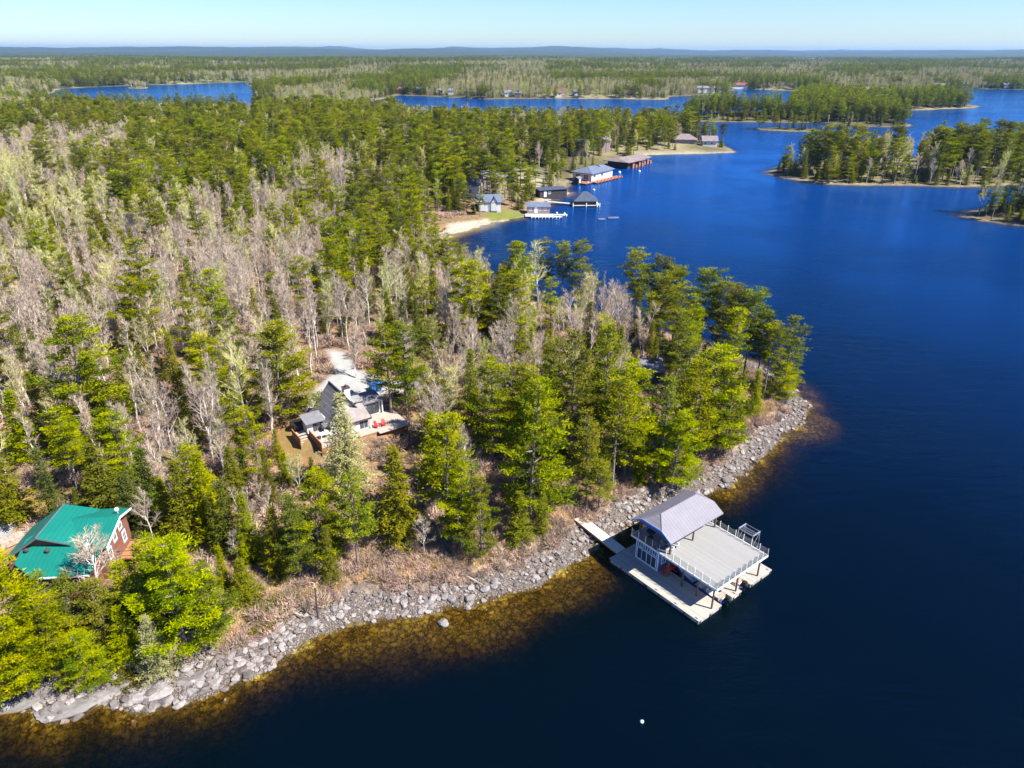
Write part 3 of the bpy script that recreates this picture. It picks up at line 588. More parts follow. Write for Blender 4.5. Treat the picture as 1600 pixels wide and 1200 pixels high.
def near_fn(XX, YY, ZZ, SS):
    cx, cy = proj(XX, YY, ZZ + 7)
    for x, y, z, s_, a, b in zip(XX, YY, ZZ, SS, cx, cy):
        row = ZONE.get(int(b // 50) * 50)
        r = math.hypot(x, y)
        if r > 640: continue
        if row is None: ch = 'P' if b < 300 else ('c' if b > 1000 else 'M')
        else: i = int(a // 50); ch = row[min(max(i, 0), len(row) - 1)]
        if s_ < 12 and y < 140 and rnd.random() < (0.85 if x > 8 else .6): continue
        if x > 80 and y < 400 and y > 200: ch = 'P'
        if x > 100 and y < 800: ch = 'P'
        if ch == 'P' and r > 150 and not (x > 80 and r < 420):
            pv_ = float(PV[0][0]) if False else fbm(np.array([x / 30.0]), np.array([y / 30.0]), 140, 3)[0]
            if pv_ > .56 and rnd.random() < .7: ch = 'M'
            elif pv_ < .33 and rnd.random() < .55: continue
        d, mx_ = MIXES[ch]
        if rnd.random() > d: continue
        q = rnd.random(); kind = mx_[-1][0]
        for kd, wt in mx_:
            if q < wt: kind = kd; break
            q -= wt
        lo, hi = HR[kind]; h = rnd.uniform(lo, hi) * (.78 + .45 * float(fbm(np.array([x / 18.0]), np.array([y / 18.0]), 150, 2)[0]) / .75 * 1.0 if kind in (W, SP, Tl) else 1.0)
        if 200 < r < 380: h *= 1.1
        if x > 80 and r < 262 and a > 1500: h *= .5
        elif x > 80 and r < 420: h *= 1.3
        elif x > 80: h *= 1.1
        if s_ < 10: h *= 0.75
        if r > 230 and s_ < 12 and rnd.random() < .4: kind = SP if rnd.random() < .8 else AS; h = rnd.uniform(3, 7.5)
        w_ = rnd.uniform(.85, 1.15) * (1.35 if r > 230 and h < 7.6 else 1.0)
        tx, ty = proj(x, y, z + h); bx, by = proj(x, y, z); hw = 0.17 * h * FPX / r
        if r > 300 and ty < np.interp(tx, [0, 170, 180, 390, 400, 610, 640, 1040, 1060, 1130, 1145, 1235, 1250, 1600], [125, 150, 160, 160, 147, 150, 163, 166, 150, 150, 153, 150, 140, 140]) + rnd.uniform(-2, 3): continue
        if 260 < r < 420 and x > 80 and tx > 1195 and ty < np.interp(tx, [1195, 1240, 1300, 1420, 1440, 1480, 1600], [250, 215, 193, 200, 215, 190, 195]) + rnd.uniform(-6, 4): continue
        if any(r < dd - 1 and tx + hw > x0 and tx - hw < x1_ and ty < y1_ and by > y0 for x0, y0, x1_, y1_, dd in CLEAR): continue
        if any(math.hypot(x - cx_, y - cy_) < rr for cx_, cy_, rr in BLD): continue
        if not occ_ok(x, y, 3.3 if kind in (W, Tl, RP) else 2.05): continue
        put(kind, x, y, h, w_, z)
BLD = [(*cot(5, 1.0), 8.5), (*grn(2.5, 5), 9), (*gp(1018, 590, 6), 3.0), (*gp(1078, 548, 5), 3), (*gp(762, 320, 3), 5.5), (*gp(735, 305, 5), 5.5), (*gp(840, 334, 0), 6), (*gp(855, 305, 1), 7), (*gp(1092, 226, 3), 14), (*gp(925, 280, 0), 14), (*gp(985, 255, 0), 18), (*gp(775, 268, 5), 6)]
scatter_zone(-260, 330, 30, 330, 2.5, near_fn)
scatter_zone(-620, 480, 330, 640, 3.9, near_fn)
print('trees', len(TREES), 'hand', HAND)
# individuals: the 300 that show largest of each kind; the rest of each kind as one wood
FAM = {W: 'pine', Tl: 'pine', RP: 'pine', SP: 'conifer', DF: 'conifer', PS: 'conifer', BI: 'birch', AS: 'aspen'}
for i, t in enumerate(TREES):
    t['r'] = math.sqrt(t['x'] ** 2 + t['y'] ** 2 + (HCAM - t['z']) ** 2); t['hand'] = i < HAND
    tx, ty = proj(t['x'], t['y'], t['z'] + t['h'] * .6); t['px'], t['py'] = float(tx), float(ty)
    t['in'] = -10 < tx < 1610 and -5 < float(proj(t['x'], t['y'], t['z'])[1]) and float(proj(t['x'], t['y'], t['z'] + t['h'])[1]) < 1200
IND = []; REST = []
LIM = {'pine': 290, 'conifer': 290, 'birch': 290, 'aspen': 150}
for fam in LIM:
    L = sorted([t for t in TREES if FAM[t['kind']] == fam], key=lambda t: (not t['in'], not t['hand'], -t['h'] / t['r']))
    for t in L: t['fam'] = fam
    IND += [t for t in L[:LIM[fam]] if t['in']]; REST += L[LIM[fam]:] + [t for t in L[:LIM[fam]] if not t['in']]
MARKS = [('the grey-roofed cottage', *cot(4, 0)), ('the green-roofed house', *grn(3, 4)), ('the dock walkway', *at(905, 815)[:2]), ('the small cabin roof', *gp(1018, 590, 6)), ('the point tip', *at(1240, 640)[:2]),
         ('the gravel drive bend', *at(530, 565)[:2]), ('the sandy beach', *gp(740, 350)), ('the white gabled cottage', *gp(762, 320, 3)), ('the long dark boathouse', *gp(985, 255)), ('the right island tip', *gp(1210, 270)), ('the white beached point', *gp(1120, 235))]
_o = 'first second third fourth fifth sixth seventh eighth ninth'.split()
ORD = ['', 'second', 'third', 'fourth', 'fifth', 'sixth', 'seventh', 'eighth', 'ninth', 'tenth', 'eleventh', 'twelfth', 'thirteenth', 'fourteenth', 'fifteenth', 'sixteenth', 'seventeenth', 'eighteenth', 'nineteenth']
for _t, _u in (('twentieth', 'twenty'), ('thirtieth', 'thirty'), ('fortieth', 'forty'), ('fiftieth', 'fifty'), ('sixtieth', 'sixty'), ('seventieth', 'seventy'), ('eightieth', 'eighty'), ('ninetieth', 'ninety')): ORD += [_t] + [_u + '-' + k for k in _o]
WORD = {W: 'layered green pine', Tl: 'bare-trunked pine', RP: 'rounded olive pine', SP: 'olive conical conifer', DF: 'dark conical conifer', PS: 'pale conical conifer', BI: 'bare pinkish-grey birch', AS: 'yellow-green budding aspen'}
bucket = {}
for t in IND:
    if t['named']: continue
    m_ = min(MARKS, key=lambda m_: math.hypot(t['x'] - m_[1], t['y'] - m_[2])); dx, dy = t['x'] - m_[1], t['y'] - m_[2]
    a = math.degrees(math.atan2(dy, dx)) % 360
    side = ['right of', 'behind and right of', 'behind', 'behind and left of', 'left of', 'in front and left of', 'in front of', 'in front and right of'][int(((a + 22.5) % 360) // 45)]
    side = ('well ' if math.hypot(dx, dy) > 45 else '') + side
    bucket.setdefault((t['kind'], side, m_[0]), []).append((math.hypot(dx, dy), t))
for (kd, side, mk), L in bucket.items():
    L.sort(key=lambda q: q[0])
    for i, (d, t) in enumerate(L):
        if i < len(ORD): o_ = ORD[i]
        else: o_ = 'far'
        sz = 'tall' if t['h'] > {'pine': 14, 'conifer': 9.5, 'birch': 11.5, 'aspen': 12}[t['fam']] else 'short' if t['h'] < {'pine': 11, 'conifer': 7.5, 'birch': 9.5, 'aspen': 10.5}[t['fam']] else 'mid-height'
        t['named'] = f"{sz} {WORD[kd]}, {(o_ + ' nearest') if o_ else 'nearest'} {side} {mk}"
GRP = {'pine': 'pines of the mixed wood', 'conifer': 'conical conifers of the mixed wood', 'birch': 'bare birches of the mixed wood', 'aspen': 'budding aspens of the mixed wood'}
NAME = {W: 'white_pine', Tl: 'white_pine', RP: 'red_pine', SP: 'spruce_tree', DF: 'fir_tree', PS: 'spruce_tree', BI: 'birch_tree', AS: 'aspen_tree'}
CATN = {'pine': 'pine tree', 'conifer': 'conifer', 'birch': 'birch', 'aspen': 'aspen'}
def tscale(t):
    s_ = t['h'] / LIB[t['kind']][1]; k = t['w'] * (1.0 if s_ > .75 else 1 + (.75 - s_) * .5); return (s_ * k, s_ * k, s_)
for t in IND:
    L, H = LIB[t['kind']]; tm, cm, jm = L[t['var']]
    e = thing(NAME[t['kind']], t['named'], CATN[t['fam']], (t['x'], t['y'], t['z']), t['rz'], GRP[t['fam']]); e.scale = tscale(t)
    link('trunk', tm, e); link('crown', cm, e)
# ------------------------------------------------------------------ scattering of uncountable stuff
def scatter(name, label, cat, meshes, P, idx, rot, scl, kind='stuff', group=None):
    src = bpy.data.collections.new(name + ' sources')
    for i, me in enumerate(meshes):
        o = bpy.data.objects.new(f"{name}_{i:02d}", me); src.objects.link(o)
    me = bpy.data.meshes.new(name); me.vertices.add(len(P)); me.vertices.foreach_set('co', np.asarray(P, np.float32).ravel()); me.update()
    a = me.attributes.new('idx', 'INT', 'POINT'); a.data.foreach_set('value', np.asarray(idx, np.int32))
    a = me.attributes.new('rot', 'FLOAT_VECTOR', 'POINT'); a.data.foreach_set('vector', np.asarray(rot, np.float32).ravel())
    a = me.attributes.new('scl', 'FLOAT_VECTOR', 'POINT'); a.data.foreach_set('vector', np.asarray(scl, np.float32).ravel())
    o = link(name, me); tag(o, label, cat, group, kind)
    g = bpy.data.node_groups.new(name, 'GeometryNodeTree')
    g.interface.new_socket('Geometry', in_out='INPUT', socket_type='NodeSocketGeometry'); g.interface.new_socket('Geometry', in_out='OUTPUT', socket_type='NodeSocketGeometry')
    gi = g.nodes.new('NodeGroupInput'); go_ = g.nodes.new('NodeGroupOutput'); ip = g.nodes.new('GeometryNodeInstanceOnPoints'); ci = g.nodes.new('GeometryNodeCollectionInfo')
    ci.inputs['Collection'].default_value = src; ci.inputs['Separate Children'].default_value = True; ci.inputs['Reset Children'].default_value = True
    def na(nm, typ):
        q = g.nodes.new('GeometryNodeInputNamedAttribute'); q.data_type = typ; q.inputs['Name'].default_value = nm; return q.outputs['Attribute']
    e2r = g.nodes.new('FunctionNodeEulerToRotation'); g.links.new(na('rot', 'FLOAT_VECTOR'), e2r.inputs[0])
    g.links.new(gi.outputs[0], ip.inputs['Points']); g.links.new(ci.outputs[0], ip.inputs['Instance']); ip.inputs['Pick Instance'].default_value = True
    g.links.new(na('idx', 'INT'), ip.inputs['Instance Index']); g.links.new(e2r.outputs[0], ip.inputs['Rotation']); g.links.new(na('scl', 'FLOAT_VECTOR'), ip.inputs['Scale'])
    g.links.new(ip.outputs[0], go_.inputs[0]); md = o.modifiers.new('scatter', 'NODES'); md.node_group = g
    return o
for fam, nm, lb in [('pine', 'pine_woods', 'distant green pines massed over the headland and islands'), ('conifer', 'conifer_woods', 'distant conical conifers mixed through the headland woods'),
                    ('birch', 'birch_woods', 'distant bare pinkish-grey birch woods on the headland'), ('aspen', 'aspen_woods', 'distant yellow-green budding aspen woods on the headland')]:
    L = [t for t in REST if t['fam'] == fam]
    if not L: continue
    kinds = sorted({t['kind'] for t in L}); meshes = []; base = {}
    for k in kinds: base[k] = len(meshes); meshes += [q[2] for q in LIB[k][0]]
    scatter(nm, lb, 'woods', meshes, [(t['x'], t['y'], t['z']) for t in L], [base[t['kind']] + t['var'] for t in L], [(0, 0, t['rz']) for t in L], [tscale(t) for t in L])
# far woods across the water
FX = []
def far_fn(XX, YY, ZZ, SS):
    r = np.hypot(XX, YY); n = fbm(XX / 170, YY / 260, 61, 4); n2 = fbm(XX / 45, YY / 60, 71, 3)
    for x, y, z, s_, r_, a, b in zip(XX, YY, ZZ, SS, r, n, n2):
        if r_ < 640: continue
        isl = x > 100 and y < 850
        if isl:
            tx, ty = proj(x, y, z + 13)
            if ty < np.interp(tx, [1040, 1060, 1130, 1145, 1235, 1260, 1500, 1530], [160, 148, 148, 151, 150, 136, 138, 150]): continue
        if isl and rnd.random() < .97: FX.append((x, y, z, 0 if rnd.random() < .85 else 1, rnd.uniform(.85, 1.25))); continue
        q = a + (b - .45) * .6
        if s_ < 45: q -= 0.06
        u = rnd.random()
        if q < 0.425: k = (0 if u < .45 else 1 if u < .85 else 2)
        elif q < 0.47: k = (0 if u < .3 else 1 if u < .45 else 2 if u < .8 else 3)
        else: k = (2 if u < .42 else 3 if u < .85 else 1)
        FX.append((x, y, z, k, rnd.uniform(.65, 1.15) * (1.0 if k < 2 else .95)))
scatter_zone(-1100, 1100, 400, 1250, 5.6, far_fn)
scatter_zone(-2000, 2000, 1250, 2000, 9.0, far_fn)
scatter_zone(-3800, 3800, 2000, 4200, 15.0, far_fn)
print('far', len(FX))
FK = ['far_pine', 'far_fir', 'far_birch', 'far_aspen']; FN = [('far_pine_woods', 'green pine woods along the far shore beyond the channel'), ('far_fir_woods', 'dark conical woods along the far shore beyond the channel'), ('far_birch_woods', 'pale bare hardwood patches on the land beyond the channel'), ('far_aspen_woods', 'yellow-green budding patches on the land beyond the channel')]
for k in range(4):
    L = [f for f in FX if f[3] == k]; mesh = [q[2] for q in LIB[FK[k]][0]]
    big = [1.35 if f[1] > 2000 else 1.12 if f[1] > 1250 else 1.0 for f in L]
    scatter(FN[k][0], FN[k][1], 'woods', mesh, [(f[0], f[1], f[2] - .3) for f in L], [rnd.randrange(len(mesh)) for f in L], [(0, 0, rnd.uniform(0, 6.28)) for f in L], [(f[4] * b * 1.15, f[4] * b * 1.15, f[4] * (1 + (b - 1) * .3)) for f, b in zip(L, big)])
# ------------------------------------------------------------------ shrubs, dry grass and juniper
sh = [shrub(200 + i, 1.0, 240, .65) for i in range(3)]
M['dryshrub'] = leaf('dry shrub stems', (0.30, 0.21, 0.165), (0.52, 0.40, 0.32), .2); M['drygrass'] = leaf('dry grass blades', (0.42, 0.29, 0.17), (0.62, 0.47, 0.30), .2)
shm = [tri_mesh('shrub', V, t, [M['dryshrub']]) for V, t in sh]
gms = [tri_mesh('tuft', *shrub(210 + i, .5, 120, .35, (.9, .022)), [M['drygrass']]) for i in range(2)]
jm_ = [tri_mesh('juniper', *shrub(220, .6, 900, 1.3, (.45, .06)), [M['juniper']])]
def scat_pts(x0, x1_, y0, y1_, cell, cond):
    out = []
    def fn(XX, YY, ZZ, SS): out.append((XX, YY, ZZ, SS))
    xs = np.arange(x0, x1_, cell); ys = np.arange(y0, y1_, cell); XX, YY = np.meshgrid(xs, ys); XX = (XX + rn.uniform(-.5, .5, XX.shape) * cell).ravel(); YY = (YY + rn.uniform(-.5, .5, YY.shape) * cell).ravel()
    k = np.abs(np.arctan2(XX, YY)) < R(46); XX, YY = XX[k], YY[k]; s0 = sdf(XX, YY); k = (s0 > -16); XX, YY, s0 = XX[k], YY[k], s0[k]
    zz, s1_ = hgt(XX, YY, s0); gm = np.zeros(len(XX))
    for P in GRAVEL + SAND + LAWN: gm = np.maximum(gm, inpoly(P, XX, YY, .8))
    px_, py_ = proj(XX, YY, zz); k = cond(XX, YY, zz, s1_, px_, py_) & (gm < .2)
    for cx_, cy_, rr in BLD[:4]: k &= np.hypot(XX - cx_, YY - cy_) > rr * .8
    return XX[k], YY[k], zz[k], s1_[k]
a, b, c, d = scat_pts(-90, 80, 30, 140, .95, lambda X, Y, Z, S, px, py: (S > 2.8) & (S < 14) & (fbm(X / 4, Y / 4, 88, 3) > .36) & (py < 1150))
u = rn.uniform(.5, 1.25, len(a)); scatter('shore_brush', 'tan leafless brush on the bank above the shore stones', 'brush', shm, np.stack([a, b, c], 1), rn.integers(0, 3, len(a)), np.stack([0 * a, 0 * a, rn.uniform(0, 6.28, len(a))], 1), np.stack([u, u, u * rn.uniform(.7, 1.4, len(a))], 1))
a, b, c, d = scat_pts(-90, 80, 30, 140, .55, lambda X, Y, Z, S, px, py: (S > 4.2) & (S < 11) & (py < 1150))
u = rn.uniform(.6, 1.3, len(a)); scatter('dry_grass', 'straw-coloured dry grass on the bank above the shore stones', 'grass', gms, np.stack([a, b, c], 1), rn.integers(0, 2, len(a)), np.stack([0 * a, 0 * a, rn.uniform(0, 6.28, len(a))], 1), np.stack([u, u, u], 1))
a, b, c, d = scat_pts(-170, 120, 35, 300, 2.0, lambda X, Y, Z, S, px, py: (S > 11) & (fbm(X / 9, Y / 9, 98, 3) > .38))
u = rn.uniform(.8, 2.0, len(a)); scatter('undergrowth', 'leafless brown undergrowth beneath the mixed wood', 'undergrowth', shm, np.stack([a, b, c], 1), rn.integers(0, 3, len(a)), np.stack([0 * a, 0 * a, rn.uniform(0, 6.28, len(a))], 1), np.stack([u, u, u * .8], 1))
for px, py, n_, sp_ in [(400, 945, 14, 2.0), (200, 1035, 10, 1.6), (330, 960, 6, 1.4), (455, 930, 5, 1.2)]:
    pass
a_ = []
for px, py, n_, sp_ in [(400, 945, 16, 2.2), (205, 1035, 12, 1.6), (430, 760, 6, 2), (175, 1050, 6, 1)]:
    x0, y0, z0 = at(px, py)
    for i in range(n_):
        x, y = x0 + rnd.gauss(0, sp_), y0 + rnd.gauss(0, sp_ * .5); a_.append((x, y, ground(x, y)))
u = rn.uniform(.6, 1.1, len(a_)); scatter('juniper_mats', 'olive juniper mats spreading on the bank near the shore', 'juniper', jm_, a_, [0] * len(a_), [(0, 0, rnd.uniform(0, 6)) for _ in a_], np.stack([u, u, u], 1))
# ------------------------------------------------------------------ rocks
def rock_mesh(seed, sub=2, flat=.7, mat_=None):
    rg = np.random.default_rng(seed); bm = bmesh.new(); bmesh.ops.create_icosphere(bm, subdivisions=sub, radius=1)
    cuts = nrm(rg.normal(size=(9, 3))); dd = rg.uniform(.55, .9, 9)
    for v_ in bm.verts:
        p = np.array(v_.co)
        for c_, q in zip(cuts, dd):
            e_ = p @ c_ - q
            if e_ > 0: p = p - c_ * e_ * .9
        p = p * (1 + rg.normal() * .03); v_.co = (p[0] * 1.15, p[1] * .9, p[2] * flat)
    me = bpy.data.meshes.new('rock'); bm.to_mesh(me); bm.free(); me.materials.append(mat_); return me
def rockmat(name, c1, c2):
    m = NT(name); oi = m.n('ObjectInfo').outputs['Random']; n = m.noise(2.5, 5, .65, m.obj()); c = m.mix(oi, c1, c2); c = m.mix(m.ramp(n, .35, .7), m.hsv(c, .5, 1, .72), m.hsv(c, .5, .9, 1.15))
    sp_ = m.n('SeparateXYZ'); m.set(sp_, 0, m.pos()); wet = m.ramp(sp_.outputs[2], -.02, .12); c = m.mix(wet, m.mix(.55, m.hsv(c, .5, 1.0, .5), (.22, .12, .03)), c)
    return m.done(m.pr(c, .85, m.bump(n, .5, .05), 0, .3))
M['rock'] = rockmat('shore stone', (0.11, 0.093, 0.086), (0.33, 0.285, 0.265))
M['boulder'] = rockmat('boulder', (0.16, 0.145, 0.138), (0.31, 0.28, 0.27))
rks = [rock_mesh(300 + i, 1 if i < 6 else 2, [.6, .75, .5][i % 3], M['rock']) for i in range(6)]
a, b, c, d = scat_pts(-95, 70, 28, 130, .30, lambda X, Y, Z, S, px, py: (S > -5.5) & (S < 4.0 + (fbm(X / 3, Y / 3, 55, 3) - .44) * 6) & (rn.random(len(X)) < np.where(S < -.5, .34, .9)) & (X > -80))
u = .06 + .40 * rn.random(len(a)) ** 5; u = np.where(a < gp(430, 1030)[0], u * 1.35, u); print('rocks', len(a))
scatter('shore_rubble', 'pinkish-grey stones heaped along the headland waterline', 'stones', rks, np.stack([a, b, np.where(d < -.4, np.minimum(c, -.06) - u * .45, c + u * .15)], 1), rn.integers(0, 6, len(a)), np.stack([rn.uniform(-.4, .4, len(a)), rn.uniform(-.4, .4, len(a)), rn.uniform(0, 6.28, len(a))], 1), np.stack([u, u, u], 1))
brk = [rock_mesh(320 + i, 3, .62, M['boulder']) for i in range(5)]
BO = [(693, 974, .55, 'pale rounded boulder standing alone in the water off the shore'), (1137, 752, .75, 'large pale boulder on the shore behind the boathouse roof'), (1103, 770, .5, 'grey boulder at the waterline behind the boathouse'), (418, 946, .8, None), (252, 1070, .45, None), (237, 1078, .45, None), (298, 1083, .55, None), (336, 1068, .5, None), (390, 1042, .4, None), (353, 1077, .35, None), (180, 1060, .6, None), (200, 1100, .5, None),
      (135, 1068, .45, None), (330, 1050, .45, None), (290, 1045, .6, None), (440, 925, .7, None), (540, 950, .5, None), (660, 955, .45, None), (735, 935, .6, None), (838, 905, .5, None), (860, 895, .45, None), (890, 868, .45, None), (1180, 700, .5, None), (1200, 690, .45, None), (1220, 672, .45, None), (1185, 655, .5, None), (1165, 690, .5, None), (1240, 640, .45, None), (205, 1040, .9, None)]
for i in range(70):
    t_ = rnd.random(); pth = [(60, 1105), (250, 1085), (400, 1040), (500, 975), (600, 955), (760, 925), (900, 850), (1000, 790), (1140, 735), (1240, 640)]; f = t_ * 9; k = min(8, int(f)); f -= k
    BO.append((pth[k][0] * (1 - f) + pth[k + 1][0] * f + rnd.gauss(0, 8), pth[k][1] * (1 - f) + pth[k + 1][1] * f + rnd.gauss(-4, 9), rnd.uniform(.3, .5), None))
spots = [(60, 'the western rock ledge'), (250, 'the rubble below the big bright pine'), (400, 'the juniper bank'), (520, 'the tall marker post'), (690, 'the lone water boulder'), (880, 'the dock walkway'), (1120, 'the boathouse roof'), (1240, 'the point tip')]
bk = {}
for j, (px, py, sz, lb) in enumerate(BO):
    x, y, z = at(px, py)
    if lb is None:
        s_ = min(spots, key=lambda s_: abs(s_[0] - px)); bk.setdefault(s_, []).append((abs(px - s_[0]), px, py, sz, x, y, z))
    else:
        o = link('boulder', brk[j % 5]); o.location = (x, y, max(z, -.3) + sz * .2); o.scale = (sz, sz, sz); o.rotation_euler = (0, 0, rnd.uniform(0, 6)); tag(o, lb, 'boulder', 'boulders in the shore rubble')
for s_, L in bk.items():
    for sd in (-1, 1):
        Q = sorted([q for q in L if (q[1] - s_[0] >= 0) == (sd > 0)])
        for i, q in enumerate(Q):
            o = link('boulder', brk[i % 5]); o.location = (q[4], q[5], q[6] + q[3] * .15); o.scale = (q[3],) * 3; o.rotation_euler = (0, 0, rnd.uniform(0, 6))
            tag(o, f"{'big' if q[3] > .45 else 'small'} grey shoreline boulder, {(ORD[i] + ' nearest') if i else 'nearest'} {'right' if sd > 0 else 'left'} of {s_[1]}", 'boulder', 'boulders in the shore rubble')

for i, (px, py, sx, sy, rz) in enumerate([(30, 1092, 3.2, 1.5, 20), (95, 1108, 2.6, 1.2, 15), (150, 1092, 2.3, 1.3, 40), (300, 1062, 1.7, .9, 30), (235, 1082, 1.9, 1.0, 10), (190, 1062, 1.8, 1.1, 60)]):
    x, y, z = at(px, py); o = link('flat_rock', brk[i % 5]); o.location = (x, y, z - .05); o.scale = (sx, sy, .55); o.rotation_euler = (R(4), R(-5), R(rz))
    tag(o, ['broad sloping grey slab at the frame edge below the green-roofed house', 'long low slab reaching into the water beside the edge slab', 'split grey slab where the bank pines meet the stones', 'flat slab among the rubble below the big bright pine', 'flat slab at the waterline between two boulder heaps', 'tilted slab higher on the bank under the pines'][i], 'rock slab', 'bedrock slabs of the near shore')
# ================================================================== buildings and things on the shore
def seam(name, col, rough, w_=.42):
    m = NT(name); sp = m.n('SeparateXYZ'); m.set(sp, 0, m.obj()); fr = m.math('FRACT', m.math('DIVIDE', sp.outputs[0], w_)); rb = m.math('GREATER_THAN', fr, .88)
    v = m.noise(.7, 5, .65, m.obj()); st = m.noise(5, 3, .6, m.obj()); rgb = m.n('RGB'); rgb.outputs[0].default_value = (*col, 1)
    c = m.hsv(rgb.outputs[0], .5, .97, m.math('ADD', .72, m.math('ADD', m.math('MULTIPLY', v, .42), m.math('MULTIPLY', st, .16))))
    c = m.mix(m.math('MULTIPLY', rb, .22), c, (.01, .01, .012)); return m.done(m.pr(c, rough, m.bump(rb, .6, .03), 0, .5))
M['dockw'] = boards('pale dock boards', (0.36, 0.32, 0.275), .15, 0, .3); M['dockc'] = paint('weathered dock side', (0.36, 0.33, 0.30), .85, .35, 1.2, .3)
M['deckc'] = boards('upper deck boards', (0.25, 0.245, 0.24), .30, 0, .10, .85, .35); M['white'] = paint('white trim', (0.78, 0.78, 0.78), .5, .06); M['bluewall'] = boards('blue-grey siding', (0.05, 0.14, 0.42), .16, 2, .12)
M['lilac'] = seam('pale grey metal roof', (0.165, 0.155, 0.185), .65); M['brownpost'] = paint('brown post', (0.13, 0.075, 0.06), .7); M['glass'] = NT('window glass').mat
m = NT('window glass'); M['glass'] = m.done(m.pr((0.03, 0.05, 0.07), .06, None, 0, .8)); m = NT('rail glass'); tb = m.n('BsdfTransparent'); m.set(tb, 0, (.93, .95, .95)); gb = m.n('BsdfGlossy'); m.set(gb, 'Roughness', .05); q_ = m.n('MixShader'); m.set(q_, 0, .1); m.set(q_, 1, tb.outputs[0]); m.set(q_, 2, gb.outputs[0]); M['railglass'] = m.done(q_.outputs[0])
M['red'] = paint('red paint', (0.62, 0.03, 0.03), .5, .08); M['black'] = paint('black', (0.02, 0.02, 0.022), .4); M['alu'] = paint('aluminium', (0.45, 0.45, 0.46), .35, .1, 2, 0, .8); M['hull'] = paint('boat hull', (0.62, 0.63, 0.66), .25, .04); M['navy'] = paint('navy hull', (0.03, 0.08, 0.25), .25)
M['shingle'] = boards('grey shingles', (0.17, 0.165, 0.185), .22, 0, .3, .9, .6); M['roofgrey'] = paint('grey roofing', (0.165, 0.16, 0.18), .8, .12, 1.0); M['siding'] = boards('white siding', (0.50, 0.495, 0.50), .2, 2, .06, .7, .25); M['darktrim'] = paint('dark fascia', (0.06, 0.045, 0.045), .6)
M['cedar'] = boards('brown cedar boards', (0.30, 0.14, 0.06), .14, 2, .3); M['terrace'] = boards('pale terrace boards', (0.38, 0.32, 0.275), .15, 1, .15); M['teal'] = seam('green metal roof', (0.0, 0.15, 0.115), .45); M['brownside'] = boards('brown siding', (0.20, 0.085, 0.06), .2, 2, .25)
M['concrete'] = paint('concrete', (0.45, 0.43, 0.40), .9, .2, 2, .3); M['blueplast'] = paint('blue plastic', (0.02, 0.12, 0.40), .5); M['logw'] = paint('grey wood', (0.35, 0.28, 0.23), .9, .35, 3)
M['navyroof'] = paint('dark blue-grey roofing', (0.045, 0.06, 0.10), .8, .2, .8); M['slate'] = paint('slate-blue roofing', (0.10, 0.125, 0.185), .8, .15, .8); M['brownroof'] = paint('brown roofing', (0.185, 0.145, 0.15), .85, .2, .5); M['darkwall'] = paint('dark wall', (0.035, 0.03, 0.035), .8); M['ochre'] = paint('orange-brown timber', (0.30, 0.12, 0.06), .8, .3)
M['mauve'] = boards('mauve-grey siding', (0.26, 0.19, 0.20), .3, 2, .15); M['redroof'] = paint('red roofing', (0.20, 0.06, 0.045), .8); M['silt'] = paint('black rubber', (.012, .012, .012), .8)
def win(parent, o, ux, w_, h_, bars=1, fr=.09, fm='white', n=None, lab=None):
    """window: frame with a pane; o = lower corner, ux = horizontal unit vector, outward = n"""
    o = Vector(o); ux = Vector(ux); nn = Vector(n) if n else Vector((ux.y, -ux.x, 0)); uz = Vector((0, 0, 1)); F = MB()
    def bar(a0, a1, b0, b1, t=.06):
        p = [o + ux * a0 + uz * b0, o + ux * a1 + uz * b0, o + ux * a1 + uz * b1, o + ux * a0 + uz * b1]; F.extr([tuple(q - nn * .02) for q in p], nn * t)
    bar(0, w_, 0, fr); bar(0, w_, h_ - fr, h_); bar(0, fr, fr, h_ - fr); bar(w_ - fr, w_, fr, h_ - fr)
    for i in range(bars): c_ = w_ * (i + 1) / (bars + 1); bar(c_ - .03, c_ + .03, fr, h_ - fr, .05)
    f_ = F.build('window', M[fm], parent); P_ = MB()
    p = [o + ux * fr + uz * fr, o + ux * (w_ - fr) + uz * fr, o + ux * (w_ - fr) + uz * (h_ - fr), o + ux * fr + uz * (h_ - fr)]; P_.extr([tuple(q - nn * .03) for q in p], nn * .045)
    P_.build('pane', M['glass'], f_); return f_
# ------------------------------------------------------------------ floating dock
OD = (10.57, 61.52); DA = R(38.5)
def duv(u, v): return (OD[0] + v * math.cos(DA) + u * math.sin(DA), OD[1] + v * math.sin(DA) - u * math.cos(DA))
class UB(MB):
    def b(s, u0, u1, v0, v1, z0, z1): return s.box(v0, v1, -u1, -u0, z0, z1)
dk = thing('floating_dock', 'pale three-fingered floating dock carrying the blue boathouse', 'dock', (*OD, 0), DA)
SEC = [(0, 5.2, 0, 12.2), (5.2, 12, 0, 3.6), (5.2, 12, 5.3, 6.9), (5.2, 12, 8.4, 12.2)]
for i, (a, b, c, d) in enumerate(SEC):
    g_ = UB(); g_.b(a + (.0 if i == 0 else .003), b, c, d, .34, .42); g_.build('decking', M['dockw'], dk)
    g_ = UB(); g_.b(a + .04, b - .05, c + .05, d - .05, -.5, .337); fl_ = g_.build('float', M['dockc'], dk)
    g_ = UB(); nseg = max(2, int((b - a) / 1.5))
    for k in range(nseg + 1):
        u_ = a + .1 + (b - a - .3) * k / nseg; g_.b(u_, u_ + .1, c - .045, c + .047, .02, .36)
    if i: 
        for k in range(3 if d - c > 2 else 2): v_ = c + .2 + (d - c - .5) * k / (2 if d - c > 2 else 1); g_.b(b - .052, b + .04, v_, v_ + .12, .02, .36)
    g_.build('fender_post', M['darktrim'], dk)
